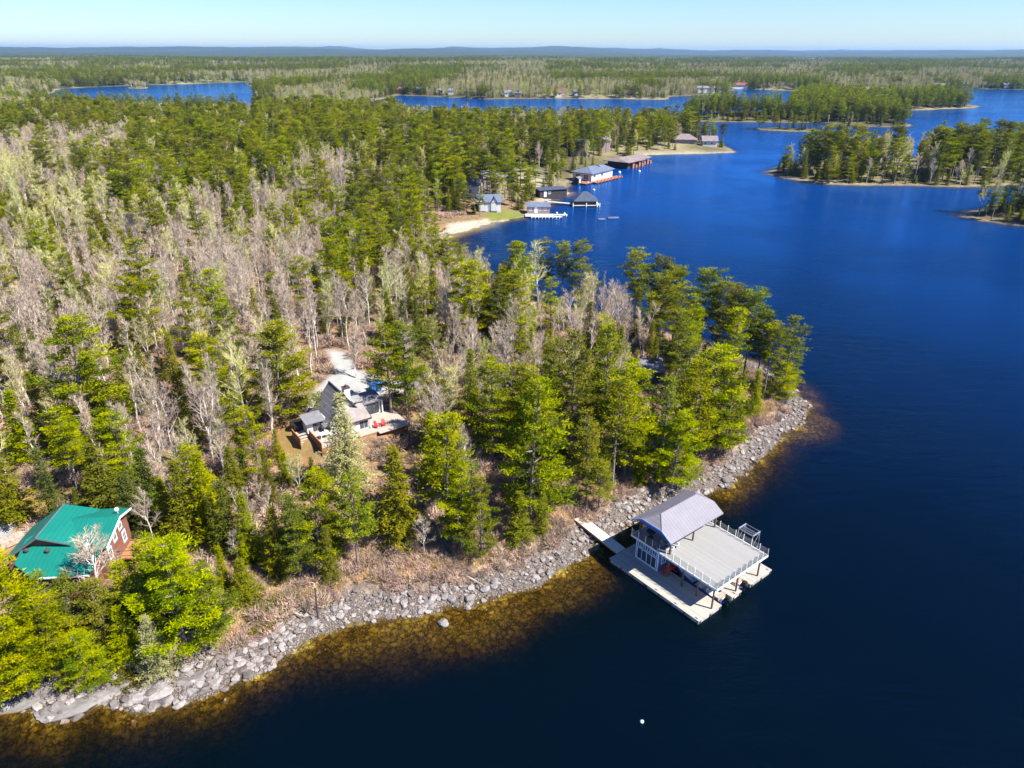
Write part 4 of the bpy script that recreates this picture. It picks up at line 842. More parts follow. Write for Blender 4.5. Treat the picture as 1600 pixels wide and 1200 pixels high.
for u_, v_ in [(6.5, .2), (9, .2), (11.6, .2), (11.7, 6.0), (11.7, 11.8), (9, 3.45)]:
    g_ = UB(); g_.b(u_ - .15, u_ + .15, v_ - .03, v_ + .03, .42, .5); g_.build('cleat', M['alu'], dk)
gw = thing('dock_walkway', 'narrow pale gangway from the stony bank to the floating dock', 'walkway', (*duv(-6.9, 1.9), .6), DA)
wk = UB(); L_ = 6.85
wk.add([(-.65, 0, .45), (.65, 0, .45), (.65, -L_, -.1), (-.65, -L_, -.1), (-.65, 0, .33), (.65, 0, .33), (.65, -L_, -.22), (-.65, -L_, -.22)], [(0, 1, 2, 3), (7, 6, 5, 4), (0, 4, 5, 1), (1, 5, 6, 2), (2, 6, 7, 3), (3, 7, 4, 0)]); wk.build('decking', boards('walk boards', (0.58, 0.50, 0.42), .15, 1, .2), gw)
for sx in (-.62, .56):
    g_ = UB(); g_.add([(sx, 0, .33), (sx + .06, 0, .33), (sx + .06, -L_, -.22), (sx, -L_, -.22), (sx, 0, .10), (sx + .06, 0, .10), (sx + .06, -L_, -.42), (sx, -L_, -.42)], [(0, 1, 2, 3), (7, 6, 5, 4), (0, 4, 5, 1), (1, 5, 6, 2), (2, 6, 7, 3), (3, 7, 4, 0)]); g_.build('rail_beam', M['ochre'], gw)
# ------------------------------------------------------------------ boathouse
bh = thing('boathouse', 'blue boathouse with grey clipped-gable roof and railed upper deck', 'boathouse', (*OD, .42), DA)
def Z(z): return z - .42
w0 = UB(); w0.b(1.6, 4.6, 2.45, 9.7, Z(.43), Z(3.03)); w0.build('wall', M['bluewall'], bh)
tr_ = UB()
for u_, v_ in [(1.55, 2.40), (4.55, 2.40), (4.55, 9.6), (1.55, 9.6)]: tr_.b(u_, u_ + .08, v_, v_ + .1, Z(.43), Z(3.03))
tr_.b(1.66, 4.54, 2.405, 2.452, Z(.43), Z(.52)); tr_.build('corner_trim', M['white'], bh)
UX = (0, -1, 0)   # along +u
for k in range(3): win(bh, (2.445, -(1.85 + .95 * k), Z(2.12)), UX, .66, .68, 1, .05, 'white', (-1, 0, 0))
dr = MB(); o_ = 1.72
dl = UB()
for a, b, c, d in [(1.74, 4.40, .54, .60), (1.74, 4.40, 1.90, 1.96), (1.74, 1.80, .60, 1.90), (4.34, 4.40, .60, 1.90), (2.38, 2.42, .60, 1.90), (3.04, 3.10, .60, 1.90), (3.70, 3.74, .60, 1.90)]: dl.b(a, b, 2.39, 2.452, Z(c), Z(d))
do_ = dl.build('door', M['white'], bh); g_ = UB(); g_.b(1.8, 4.34, 2.42, 2.447, Z(.6), Z(1.9)); g_.build('pane', M['glass'], do_)
win(bh, (3.0, -4.605, Z(1.0)), (1, 0, 0), .7, 1.2, 1, .09, 'white', (0, -1, 0)); win(bh, (4.6, -4.605, Z(1.0)), (1, 0, 0), .9, 1.2, 1, .09, 'white', (0, -1, 0)); win(bh, (6.6, -4.605, Z(1.0)), (1, 0, 0), .9, 1.2, 1, .09, 'white', (0, -1, 0))
g_ = UB(); g_.b(1.05, 12.1, 2.1, 10.5, Z(3.12), Z(3.22)); g_.build('upper_deck', M['deckc'], bh)
g_ = UB(); g_.b(1.10, 12.05, 2.15, 10.45, Z(3.035), Z(3.117)); g_.b(1.0, 12.15, 2.05, 2.097, Z(3.04), Z(3.25)); g_.b(1.0, 12.15, 10.503, 10.55, Z(3.04), Z(3.25)); g_.b(12.103, 12.15, 2.1, 10.5, Z(3.04), Z(3.25)); g_.b(1.0, 1.047, 2.1, 10.5, Z(3.04), Z(3.25)); g_.build('deck_rim', M['white'], bh)
for u_, v_ in [(11.65, 2.4), (11.6, 6.4), (11.6, 10.15), (9.6, 2.65), (7.72, 2.65), (5.8, 2.65), (9.4, 10.15), (7.4, 10.15), (5.5, 10.15), (9.4, 6.4), (7.2, 6.4)]:
    g_ = UB(); g_.b(u_ - .07, u_ + .07, v_ - .07, v_ + .07, Z(.423), Z(3.03)); g_.build('deck_post', M['brownpost'], bh)
def rail(p, q, n, gl=True):
    p, q = Vector((*p, 0)), Vector((*q, 0)); d = (q - p)
    for i in range(n + 1):
        c_ = p + d * i / n
        g_ = UB(); g_.b(c_.x - .025, c_.x + .025, c_.y - .025, c_.y + .025, Z(3.262), Z(4.12)); g_.build('railing_post', M['white'], bh)
    u0, u1 = sorted((p.x, q.x)); v0, v1 = sorted((p.y, q.y)); hw = .012
    if gl:
        for i in range(n):
            a, b = p + d * (i + .07) / n, p + d * (i + .93) / n; g_ = UB(); ua, ub = sorted((a.x, b.x)); va, vb = sorted((a.y, b.y))
            g_.b(ua - (hw if ub - ua < .1 else 0), ub + (hw if ub - ua < .1 else 0), va - (hw if vb - va < .1 else 0), vb + (hw if vb - va < .1 else 0), Z(3.32), Z(4.02)); g_.build('glass_panel', M['railglass'], bh)
rail((12.1, 2.12), (12.1, 10.48), 9); rail((5.2, 10.48), (12.1, 10.48), 7); rail((1.05, 2.12), (4.85, 2.12), 4); rail((4.85, 2.12), (12.1, 2.12), 8)
for u_ in (1.6, 5.75):
    for v_ in (2.75, 6.42, 10.15): g_ = UB(); g_.b(u_ - .07, u_ + .07, v_ - .07, v_ + .07, Z(3.22), Z(5.58)); g_.build('roof_post', M['brownpost'], bh)
def ruv(u, v, z): return (v, -u, Z(z))
ze, zr, zh = 5.52, 7.1, 6.32; U0, U1, UR = 1.25, 6.55, 3.9; uh0 = U0 + (UR - U0) * (zh - ze) / (zr - ze); uh1 = U1 - (U1 - UR) * (zh - ze) / (zr - ze)
VA, VB, VRa, VRb = 1.7, 10.15, 3.0, 8.7
rf = MB()
rf.slab([ruv(U0, VA, ze), ruv(uh0, VA, zh), ruv(UR, VRa, zr), ruv(UR, VRb, zr), ruv(uh0, VB, zh), ruv(U0, VB, ze)], .12)
rf.slab([ruv(U1, VB, ze), ruv(uh1, VB, zh), ruv(UR, VRb, zr), ruv(UR, VRa, zr), ruv(uh1, VA, zh), ruv(U1, VA, ze)], .12)
rf.slab([ruv(uh0, VA, zh), ruv(uh1, VA, zh), ruv(UR, VRa, zr)], .12); rf.slab([ruv(uh1, VB, zh), ruv(uh0, VB, zh), ruv(UR, VRb, zr)], .12)
roof = rf.build('roof', M['lilac'], bh)
g_ = MB(); g_.extr([ruv(U0 + .25, VA + .3, ze - .02), ruv(uh0 + .1, VA + .3, zh - .2), ruv(uh1 - .1, VA + .3, zh - .2), ruv(U1 - .25, VA + .3, ze - .02)], (.08, 0, 0)); g_.extr([ruv(U0 + .25, VB - .4, ze - .02), ruv(uh0 + .1, VB - .4, zh - .2), ruv(uh1 - .1, VB - .4, zh - .2), ruv(U1 - .25, VB - .4, ze - .02)], (.08, 0, 0)); g_.build('gable', M['bluewall'], bh)
g_ = MB()
for a, b in [((U0, VA, ze), (uh0, VA, zh)), ((uh0, VA, zh), (uh1, VA, zh)), ((uh1, VA, zh), (U1, VA, ze))]:
    p, q = Vector(ruv(*a)), Vector(ruv(*b)); g_.extr([tuple(p + Vector((-.03, 0, -.16))), tuple(q + Vector((-.03, 0, -.16))), tuple(q + Vector((-.03, 0, .03))), tuple(p + Vector((-.03, 0, .03)))], (-.04, 0, 0))
g_.build('barge_board', paint('light blue board', (0.22, 0.34, 0.62), .5), roof)
g_ = MB()
g_.tube([ruv(UR, VRa, zr + .02), ruv(UR, VRb, zr + .02)], .05, 5); g_.tube([ruv(UR, VRa, zr + .02), ruv(uh1, VA, zh + .02)], .04, 5); g_.tube([ruv(UR, VRa, zr + .02), ruv(uh0, VA, zh + .02)], .04, 5); g_.build('ridge_cap', M['roofgrey'], roof)
def boat(name, lab, u_s, v_c, L=6.0, B=1.5, hull='hull'):
    x, y = duv(u_s, v_c); t = thing(name, lab, 'boat', (x, y, 0), DA, 'boats under the boathouse deck'); hb = MB(); st = []
    n = 9
    for i in range(n):
        f = i / (n - 1); wd = B / 2 * (1 if f < .55 else max(.04, 1 - ((f - .55) / .45) ** 2)); zt = .55 + .22 * f; kb = -.12 + .25 * max(0, f - .7)
        st.append([(-wd, f * L, zt), (-wd * .82, f * L, .05 + kb * .3), (0, f * L, kb - .12), (wd * .82, f * L, .05 + kb * .3), (wd, f * L, zt)])
    vs = [p for s_ in st for p in s_]; fs = []
    for i in range(n - 1):
        for k in range(4): fs.append((i * 5 + k, i * 5 + k + 1, i * 5 + 6 + k, i * 5 + 5 + k))
    fs.append((0, 1, 2, 3, 4)); hb.add(vs, fs); hb.build('hull', M[hull], t)
    dk_ = MB(); dk_.add([(-B * .40, .1, .3), (B * .40, .1, .3), (B * .40, L * .55, .3), (-B * .40, L * .55, .3)], [(0, 1, 2, 3)])
    dk_.add([(-B / 2, L * .56, .70), (B / 2, L * .56, .70), (B * .3, L * .82, .74), (0, L * .98, .76), (-B * .3, L * .82, .74)], [(0, 1, 2, 3, 4)]); dk_.build('deck', M['hull'], t)
    s_ = MB(); s_.box(-B * .4, -B * .08, L * .3, L * .3 + .5, .3, .75); s_.box(B * .08, B * .4, L * .3, L * .3 + .5, .3, .75); s_.box(-B * .42, B * .42, .35, .8, .3, .7); s_.build('seat', M['logw'], t)
    w_ = MB(); w_.extr([(-B * .42, L * .54, .72), (B * .42, L * .54, .72), (B * .38, L * .6, 1.15), (-B * .38, L * .6, 1.15)], (0, .03, .02)); w_.build('windshield', M['glass'], t)
    e = MB(); e.tube([(0, -.35, -.5), (0, -.33, .45)], .09, 8); e.tube([(0, -.55, .5), (0, -.42, .75), (0, -.3, 1.0), (0, -.28, 1.12)], [.2, .33, .3, .12], 10); e.box(-.05, .05, -.75, -.3, -.5, -.42); e.box(-.16, .16, -.2, .06, .3, .65); e.build('outboard_motor', M['black'], t)
    return t
boat('motorboat', 'blue-hulled motorboat in the slip nearest the long left finger, black outboard out', 11.7, 4.45, 6.2, 1.45, 'navy'); boat('motorboat', 'white motorboat in the wider right-hand slip under the deck, black outboard showing', 11.4, 7.65, 6.0, 1.4, 'hull')
def adirondack(lab, x, y, z, rz, mt='red', grp=None):
    t = thing('adirondack_chair', lab, 'chair', (x, y, z), rz, grp); s_ = MB()
    for k in range(5): s_.slab([(-.28, -.3 + k * .125, .40 - k * .035), (.28, -.3 + k * .125, .40 - k * .035), (.28, -.19 + k * .125, .37 - k * .035), (-.28, -.19 + k * .125, .37 - k * .035)], .025)
    s_.build('seat', M[mt], t); b_ = MB()
    for k in range(5):
        xx = -.28 + k * .116; h_ = .78 + [.0, .1, .14, .1, 0][k]; b_.extr([(xx, .25, .22), (xx + .105, .25, .22), (xx + .105 + (k - 2) * .02, .25 + h_ * .45, .22 + h_), (xx + (k - 2) * .02, .25 + h_ * .45, .22 + h_)], (0, .03, .0))
    b_.build('backrest', M[mt], t)
    for sx in (-1, 1):
        g_ = MB(); g_.box(sx * .36 - .07, sx * .36 + .07, -.38, .42, .56, .59); g_.build('armrest', M[mt], t); g_ = MB(); g_.box(sx * .33 - .03, sx * .33 + .03, -.34, -.24, 0, .56); g_.build('leg', M[mt], t)
        g_ = MB(); g_.extr([(sx * .32 - .02, -.24, .42), (sx * .32 - .02, -.24, .3), (sx * .32 - .02, .62, 0), (sx * .32 - .02, .62, .1)], (.04, 0, 0)); g_.build('leg', M[mt], t)
    return t
adirondack('red slatted chair on the dock, nearer the blue boathouse window', *duv(5.25, 3.0), .423, DA + R(150), 'red', 'red chairs on the boathouse dock'); adirondack('red slatted chair on the dock, farther under the upper deck', *duv(5.35, 4.0), .423, DA + R(200), 'red', 'red chairs on the boathouse dock')
M['cushion'] = paint('grey cushion', (.12, .12, .14), .8)
def lounger(lab, x, y, z, rz):
    t = thing('deck_lounger', lab, 'lounger', (x, y, z), rz, 'loungers on the boathouse upper deck'); g_ = MB(); g_.box(-.3, .3, -.6, .45, .22, .28); g_.box(-.3, -.24, -.6, .45, .28, .34); g_.box(.24, .3, -.6, .45, .28, .34); g_.build('frame', M['white'], t)
    g_ = MB(); g_.box(-.235, .235, -.55, .4, .283, .36); g_.build('seat', M['cushion'], t); g_ = MB(); g_.extr([(-.28, .42, .32), (.28, .42, .32), (.28, .85, .85), (-.28, .85, .85)], (0, .07, -.04)); g_.build('backrest', M['cushion'], t)
    for sx in (-.26, .26):
        for sy in (-.52, .38): g_ = MB(); g_.box(sx - .025, sx + .025, sy - .025, sy + .025, 0, .22); g_.build('leg', M['white'], t)
for i, (u_, v_) in enumerate([(5.1, 3.2), (5.0, 4.1), (4.9, 2.55)]): lounger(['grey cushioned lounger at the roof post, middle of three on the upper deck', 'grey cushioned lounger farthest in from the railing on the upper deck', 'grey cushioned lounger tight against the left railing of the upper deck'][i], *duv(u_, v_), 3.223, DA + R(25))
g_t = thing('patio_table', 'dark round table in the shade under the boathouse roof', 'table', (*duv(2.6, 3.4), 3.22), DA); g_ = MB(); g_.tube([(0, 0, .68), (0, 0, .73)], .5, 20); g_.build('tabletop', M['black'], g_t); g_ = MB(); g_.tube([(0, 0, 0), (0, 0, .03), (0, 0, .04), (0, 0, .68)], [.3, .3, .04, .04], 12); g_.build('pedestal', M['black'], g_t)
bl = thing('boat_lift', 'grey metal lift frame standing in the water beyond the upper deck railing', 'boat lift', (*duv(7.9, 13.6), 0), DA)
for sx in (-.8, .8):
    for sy in (-.9, .9): g_ = MB(); g_.tube([(sx, sy, -1.2), (sx * .8, sy, 2.6)], .06, 6); g_.build('post', M['alu'], bl)
for sy in (-.9, .9): g_ = MB(); g_.tube([(-.66, sy, 2.5), (.66, sy, 2.5)], .05, 6); g_.tube([(-.75, sy, .5), (.75, sy, .5)], .05, 6); g_.tube([(-.78, sy, .5), (.66, sy, 2.5)], .035, 6); g_.build('cross_beam', M['alu'], bl)
for sx in (-.35, .0, .35): g_ = MB(); g_.tube([(sx, -.9, 2.3), (sx, .9, 2.3)], .06, 6); g_.build('bunk', M['alu'], bl)
g_ = MB(); g_.tube([(-.66, -.9, 2.6), (.66, -.9, 2.6)], .04, 6); g_.tube([(-.66, .9, 2.6), (.66, .9, 2.6)], .04, 6); g_.tube([(-.66, -.9, 2.5), (-.66, .9, 2.5)], .04, 6); g_.tube([(.66, -.9, 2.5), (.66, .9, 2.5)], .04, 6); g_.build('top_frame', M['alu'], bl)
# ------------------------------------------------------------------ cottage (local z = height above the lake minus 5)
ct = thing('cottage', 'grey-roofed white cottage with steep gable and pale decks', 'house', (*COT, 5.0), CA)
q = lambda z: z - 5.0
b = MB(); b.box(2.7, 7.0, -1.0, 3.6, -.6, q(6.75)); b.extr([(2.7, -1.0, q(6.75)), (7.0, -1.0, q(6.75)), (4.95, -1.0, q(9.5))], (0, .2, 0)); b.extr([(2.7, 3.4, q(6.75)), (7.0, 3.4, q(6.75)), (4.95, 3.4, q(9.5))], (0, .2, 0))
b.box(-.05, 2.697, 0, 1.5, -.6, q(6.85)); b.box(6.6 + .403, 7.85, .25, 3.5, -.6, q(7.75)); b.box(7.853, 10.3, 0, 1.9, -.6, q(7.3)); b.box(4.7, 7.1, -3.1, -1.003, -.6, q(6.85)); b.extr([(4.7, -3.1, q(6.85)), (4.7, -1.0, q(6.85)), (4.7, -1.0, q(7.75))], (.1, 0, 0)); b.extr([(7.0, -3.1, q(6.85)), (7.0, -1.0, q(6.85)), (7.0, -1.0, q(7.75))], (.1, 0, 0))
b.build('wall', M['siding'], ct)
b = MB(); b.slab([(2.2, -1.4, q(6.45)), (4.95, -1.4, q(9.85)), (4.95, 3.95, q(9.85)), (2.2, 3.95, q(6.45))], .14); b.slab([(1.75, -1.4, q(6.25)), (2.198, -1.4, q(6.447)), (2.198, 3.95, q(6.447)), (1.75, 3.95, q(6.25))], .1); b.build('roof', M['shingle'], ct, False)
b = MB(); b.slab([(4.952, -1.4, q(9.85)), (7.35, -1.4, q(6.5)), (7.35, 3.95, q(6.5)), (4.952, 3.95, q(9.85))], .14); b.build('roof', M['shingle'], ct)
b = MB(); b.tube([(4.95, -1.42, q(9.86)), (4.95, 3.97, q(9.86))], .1, 6)
for y_ in (-1.43, 3.955): 
    b.extr([(2.2, y_, q(6.47)), (2.2, y_, q(6.22)), (4.95, y_, q(9.62)), (4.95, y_, q(9.87))], (0, .03, 0)); b.extr([(7.35, y_, q(6.52)), (7.35, y_, q(6.27)), (4.95, y_, q(9.62)), (4.95, y_, q(9.87))], (0, .03, 0))
b.build('fascia', M['darktrim'], ct)
b = MB(); b.slab([(-.35, -.6, q(6.9)), (2.3, -.6, q(6.9)), (2.3, 1.7, q(7.3)), (-.35, 1.7, q(7.3))], .12); b.build('porch_roof', M['roofgrey'], ct)
b = MB(); b.slab([(6.5, 0.05, q(7.85)), (7.95, .05, q(7.85)), (7.95, 3.6, q(7.95)), (6.5, 3.6, q(7.95))], .14); b.build('flat_roof', paint('pale flat roof', (.26, .255, .265), .8, .1), ct)
b = MB(); b.slab([(7.7, -.35, q(7.4)), (10.6, -.35, q(7.4)), (10.5, 2.1, q(7.95)), (7.96, 2.1, q(7.95))], .13); b.build('wing_roof', M['roofgrey'], ct)
b = MB(); b.slab([(4.5, -3.45, q(6.9)), (7.4, -3.45, q(6.9)), (7.4, -.85, q(7.95)), (4.5, -.85, q(7.95))], .1); pr_ = b.build('porch_roof', paint('weathered porch roof', (.25, .215, .21), .85, .15), ct)
b = MB(); b.extr([(7.4, -3.47, q(6.95)), (7.4, -3.47, q(6.72)), (7.4, -.85, q(7.77)), (7.4, -.85, q(8.0))], (.05, 0, 0)); b.box(4.5, 7.45, -3.52, -3.453, q(6.72), q(6.93)); b.build('fascia', M['darktrim'], pr_)
b = MB(); b.box(5.7, 6.5, .7, 1.5, q(7.0), q(9.75)); ch = b.build('chimney', M['siding'], ct); b = MB(); b.box(5.63, 6.57, .63, 1.57, q(9.753), q(9.85)); b.tube([(6.1, 1.1, q(9.85)), (6.1, 1.1, q(10.15))], .14, 8); b.build('chimney_cap', M['darktrim'], ch)
win(ct, (.75, -.003, q(5.35)), (1, 0, 0), .55, 1.3, 0, .06, 'darktrim', (0, -1, 0)); win(ct, (1.35, -.003, q(5.35)), (1, 0, 0), .5, 1.3, 0, .06, 'darktrim', (0, -1, 0)); win(ct, (8.3, -.003, q(5.45)), (1, 0, 0), 1.75, 1.5, 3, .06, 'darktrim', (0, -1, 0))
win(ct, (5.9, -3.103, q(5.5)), (1, 0, 0), .5, 1.15, 0, .05, 'darktrim', (0, -1, 0)); win(ct, (6.5, -3.103, q(5.5)), (1, 0, 0), .45, 1.15, 0, .05, 'darktrim', (0, -1, 0)); win(ct, (2.697, -.35, q(5.5)), (0, -1, 0), .5, .9, 0, .05, 'white', (-1, 0, 0)); win(ct, (3.3, -1.003, q(5.6)), (1, 0, 0), .9, 1.1, 1, .06, 'darktrim', (0, -1, 0))
for x_ in (7.28,): b = MB(); b.box(x_ - .07, x_ + .07, -3.4, -3.26, q(5.32), q(6.82)); b.build('porch_post', M['white'], ct)
b = MB(); b.box(10.4, 10.54, -.28, -.14, q(5.32), q(7.28)); b.build('porch_post', M['white'], ct)
b = MB(); b.box(-1.6, 2.6, -.25, -.003, q(5.2), q(5.3)); b.box(.12, 7.6, -4.6, -.252, q(5.2), q(5.3)); b.box(7.603, 12.0, -5.3, -.05, q(5.2), q(5.3)); b.box(-1.6, -.06, -.247, 1.2, q(5.2), q(5.3)); b.build('deck', M['terrace'], ct)
b = MB(); b.box(.14, 12, -4.58, -4.5, q(3.2), q(5.197)); b.box(.02, .115, -4.6, -.3, q(3.0), q(5.95)); b.box(-1.7, -1.603, -1.9, 1.2, q(3.4), q(5.95)); b.build('deck_skirt', M['cedar'], ct)
b = MB()
for k in range(10): b.box(-1.45, -.05, -.25 - (k + 1) * .3, -.25 - k * .3, q(5.12 - k * .17), q(5.2 - k * .17))
sts = b.build('stairs', M['terrace'], ct)
for sx in (-1.52, -.02): b = MB(); b.extr([(sx, -.25, q(5.2)), (sx, -.25, q(4.9)), (sx, -3.25, q(3.2)), (sx, -3.25, q(3.5))], (.06, 0, 0)); b.build('stringer', M['cedar'], sts)
adirondack('red slatted chair on the cottage terrace, nearer the porch', *cot(8.0, -3.7), 5.3, CA + R(20), 'red', 'red chairs on the cottage terrace').scale = (.75,) * 3; adirondack('red slatted chair on the cottage terrace, farther from the porch', *cot(8.9, -3.8), 5.3, CA - R(10), 'red', 'red chairs on the cottage terrace').scale = (.75,) * 3
tb_ = thing('patio_table', 'white table on the deck in front of the cottage', 'table', (*cot(1.4, -2.4), 5.3), CA); b = MB(); b.box(-.7, .7, -.4, .4, .68, .74); b.build('tabletop', M['white'], tb_)
for sx in (-.6, .6):
    for sy in (-.33, .33): b = MB(); b.box(sx - .03, sx + .03, sy - .03, sy + .03, 0, .68); b.build('leg', M['white'], tb_)
ht = thing('hot_tub', 'dark round hot tub on the ground left of the cottage', 'hot tub', (*cot(-.4, 2.5), 5.0), CA); b = MB(); b.tube([(0, 0, 0), (0, 0, .85)], 1.0, 24); b.build('tub', M['darktrim'], ht); b = MB(); b.tube([(0, 0, .853), (0, 0, .95)], [1.05, .98], 24); b.build('cover', M['black'], ht)
for i in range(2):
    x_, y_, z_ = at(583 + i * 9, 612 - i * 2); t = thing('wheeled_bin', ['blue lidded bin behind the cottage wing, nearer the drive', 'blue lidded bin behind the cottage wing, farther right'][i], 'bin', (x_, y_, z_), CA, 'blue bins behind the cottage')
    b = MB(); b.add([(-.3, -.32, .1), (.3, -.32, .1), (.3, .32, .1), (-.3, .32, .1), (-.38, -.4, 1.2), (.38, -.4, 1.2), (.38, .4, 1.2), (-.38, .4, 1.2)], [(3, 2, 1, 0), (4, 5, 6, 7), (0, 1, 5, 4), (1, 2, 6, 5), (2, 3, 7, 6), (3, 0, 4, 7)]); b.build('body', M['blueplast'], t)
    b = MB(); b.slab([(-.42, -.44, 1.27), (.42, -.44, 1.27), (.42, .44, 1.33), (-.42, .44, 1.33)], .06); b.build('lid', M['blueplast'], t)
    for sx in (-.33, .33): b = MB(); b.tube([(sx - .04, .3, .13), (sx + .04, .3, .13)], .13, 10); b.build('wheel', M['silt'], t)
# ------------------------------------------------------------------ green-roofed house (local z = height minus 3)
gh = thing('house', 'brown-sided house under a wide green metal roof', 'house', (*GRN, 3.0), GA); q = lambda z: z - 3.0
sl_ = .277; zf = lambda y: 8.2 - sl_ * (6.45 - y)
b = MB(); b.box(.6, 5.6, .7, 3.1, -.8, q(zf(.7) - .2)); b.box(-2.6, 6.25, 3.403, 8.6, -.8, q(6.15)); b.box(-.6, 6.25, 3.403, 8.6, q(6.153), q(7.1)); b.extr([(6.05, 3.403, q(7.1)), (6.05, 3.403, q(7.25)), (6.05, 6.45, q(8.05)), (6.05, 8.6, q(7.5)), (6.05, 8.6, q(7.1))], (.2, 0, 0)); b.extr([(-2.7, 3.4, q(6.05)), (.6, 3.4, q(8.3)), (3.2, 3.4, q(7.5)), (-2.0, 3.4, q(6.0))], (0, .1, 0)); b.box(-2.6, .597, 3.1, 3.39, -.8, q(6.05)); b.build('wall', M['brownside'], gh)
b = MB(); b.slab([(1.2, -.1, q(zf(-.1))), (6.3, -.1, q(zf(-.1))), (6.3, 2.8, q(zf(2.8))), (6.8, 2.8, q(zf(2.8))), (6.8, 6.45, q(zf(6.45))), (1.0, 6.45, q(zf(6.45))), (-1.1, 4.2, q(zf(4.2))), (-.95, 1.5, q(zf(1.5)))], .1); b.slab([(6.8, 6.452, q(8.2)), (6.8, 8.9, q(7.55)), (.7, 8.9, q(7.55)), (.7, 6.452, q(8.2))], .1); b.build('roof', M['teal'], gh)
b = MB(); b.slab([(-3.1, 3.0, q(6.0)), (.65, 3.0, q(8.55)), (.65, 8.6, q(8.55)), (-3.1, 8.6, q(6.0))], .12); b.slab([(.652, 3.0, q(8.55)), (3.5, 3.1, q(7.62)), (3.9, 8.6, q(7.75)), (.652, 8.6, q(8.55))], .12); r_ = b.build('roof', M['teal'], gh)
b = MB(); b.extr([(-3.1, 2.95, q(6.03)), (-3.1, 2.95, q(5.85)), (.65, 2.95, q(8.4)), (.65, 2.95, q(8.58))], (0, .045, 0)); b.extr([(3.5, 3.05, q(7.65)), (3.5, 3.05, q(7.47)), (.65, 2.95, q(8.4)), (.65, 2.95, q(8.58))], (0, .045, 0)); b.tube([(.65, 2.95, q(8.58)), (.65, 8.6, q(8.58))], .06, 6); b.build('edge_trim', M['alu'], r_)
b = MB(); b.box(1.2, 6.3, -.17, -.103, q(zf(-.1) - .14), q(zf(-.1) + .02)); b.extr([(6.805, 2.8, q(zf(2.8) + .03)), (6.805, 2.8, q(zf(2.8) - .2)), (6.805, 6.45, q(zf(6.45) - .2)), (6.805, 6.45, q(zf(6.45) + .03))], (.05, 0, 0)); b.extr([(6.805, 6.45, q(8.23)), (6.805, 6.45, q(8.0)), (6.805, 8.9, q(7.38)), (6.805, 8.9, q(7.58))], (.05, 0, 0)); b.build('gutter', M['white'], gh)
for y_, z_, h_ in [(3.8, 4.9, 1.3), (5.2, 5.9, 1.0), (6.9, 4.6, 1.3), (6.6, 6.3, .9)]: win(gh, (6.253, y_, q(z_)), (0, 1, 0), .75, h_, 1, .13, 'white', (1, 0, 0))
for x_ in (.4, 2.3): win(gh, (x_ + .6, .697, q(4.2)), (1, 0, 0), 1.1, 1.1, 1, .1, 'white', (0, -1, 0))
for x_, y_ in [(-.35, 1.05), (1.95, 1.15)]:
    pass
for x_, y_ in [(-.35, 2.75), (1.6, 2.6)]:
    b = MB(); zz = q(zf(y_)); b.tube([(x_, y_, zz - .05), (x_, y_, zz + .22), (x_, y_, zz + .225), (x_, y_, zz + .36), (x_, y_, zz + .42)], [.13, .13, .24, .22, .06], 12); b.build('roof_vent', M['darktrim'], gh)
b = MB(); b.tube([(5.4, 2.2, q(zf(2.2)) - .1), (5.4, 2.2, q(zf(2.2)) + 1.0), (5.4, 2.2, q(zf(2.2)) + 1.01), (5.4, 2.2, q(zf(2.2)) + 1.2)], [.12, .12, .2, .18], 12); b.build('stovepipe', M['white'], gh)
b = MB(); b.tube([(6.2, 7.4, q(7.9)), (6.2, 7.4, q(8.5))], .03, 6); b.tube([(6.2, 7.38, q(8.5)), (6.22, 7.32, q(8.51)), (6.24, 7.26, q(8.52))], [.06, .17, .21], 14); b.build('satellite_dish', M['white'], gh)
b = MB(); b.box(6.3, 8.2, 5.2, 8.0, q(3.9), q(4.02)); dkp = b.build('side_deck', M['cedar'], gh)
for x_, y_ in [(6.4, 5.3), (8.1, 5.3), (8.1, 7.9)]: b = MB(); b.box(x_ - .06, x_ + .06, y_ - .06, y_ + .06, q(2.6), q(4.95)); b.build('post', M['brownpost'], dkp)
b = MB(); b.box(6.3, 8.2, 5.24, 5.29, q(4.85), q(4.92)); b.box(8.11, 8.16, 5.3, 8.0, q(4.85), q(4.92)); b.build('railing', M['brownpost'], dkp)
x_, y_, z_ = at(10, 852); lp = thing('lumber_stack', 'stack of long grey boards beside the green-roofed house', 'lumber', (x_, y_, z_), R(52))
for i in range(4):
    for j in range(5): b = MB(); b.box(-2.6 + rnd.uniform(-.2, .2), 2.6 + rnd.uniform(-.3, .3), -.6 + j * .25, -.39 + j * .25, .02 + i * .17, .17 + i * .17); b.build('board', M['logw'], lp)
x_, y_, z_ = at(83, 777); gr = thing('kettle_grill', 'small dark grill standing in the dry yard behind the green roof', 'grill', (x_, y_, z_)); b = MB(); b.tube([(0, 0, .6), (0, 0, .7), (0, 0, .85), (0, 0, 1.0), (0, 0, 1.08)], [.1, .26, .3, .2, .03], 14); b.build('bowl', M['black'], gr)
for k in range(3): b = MB(); b.tube([(.1 * math.cos(k * 2.1), .1 * math.sin(k * 2.1), .65), (.3 * math.cos(k * 2.1), .3 * math.sin(k * 2.1), 0)], .02, 5); b.build('leg', M['alu'], gr)
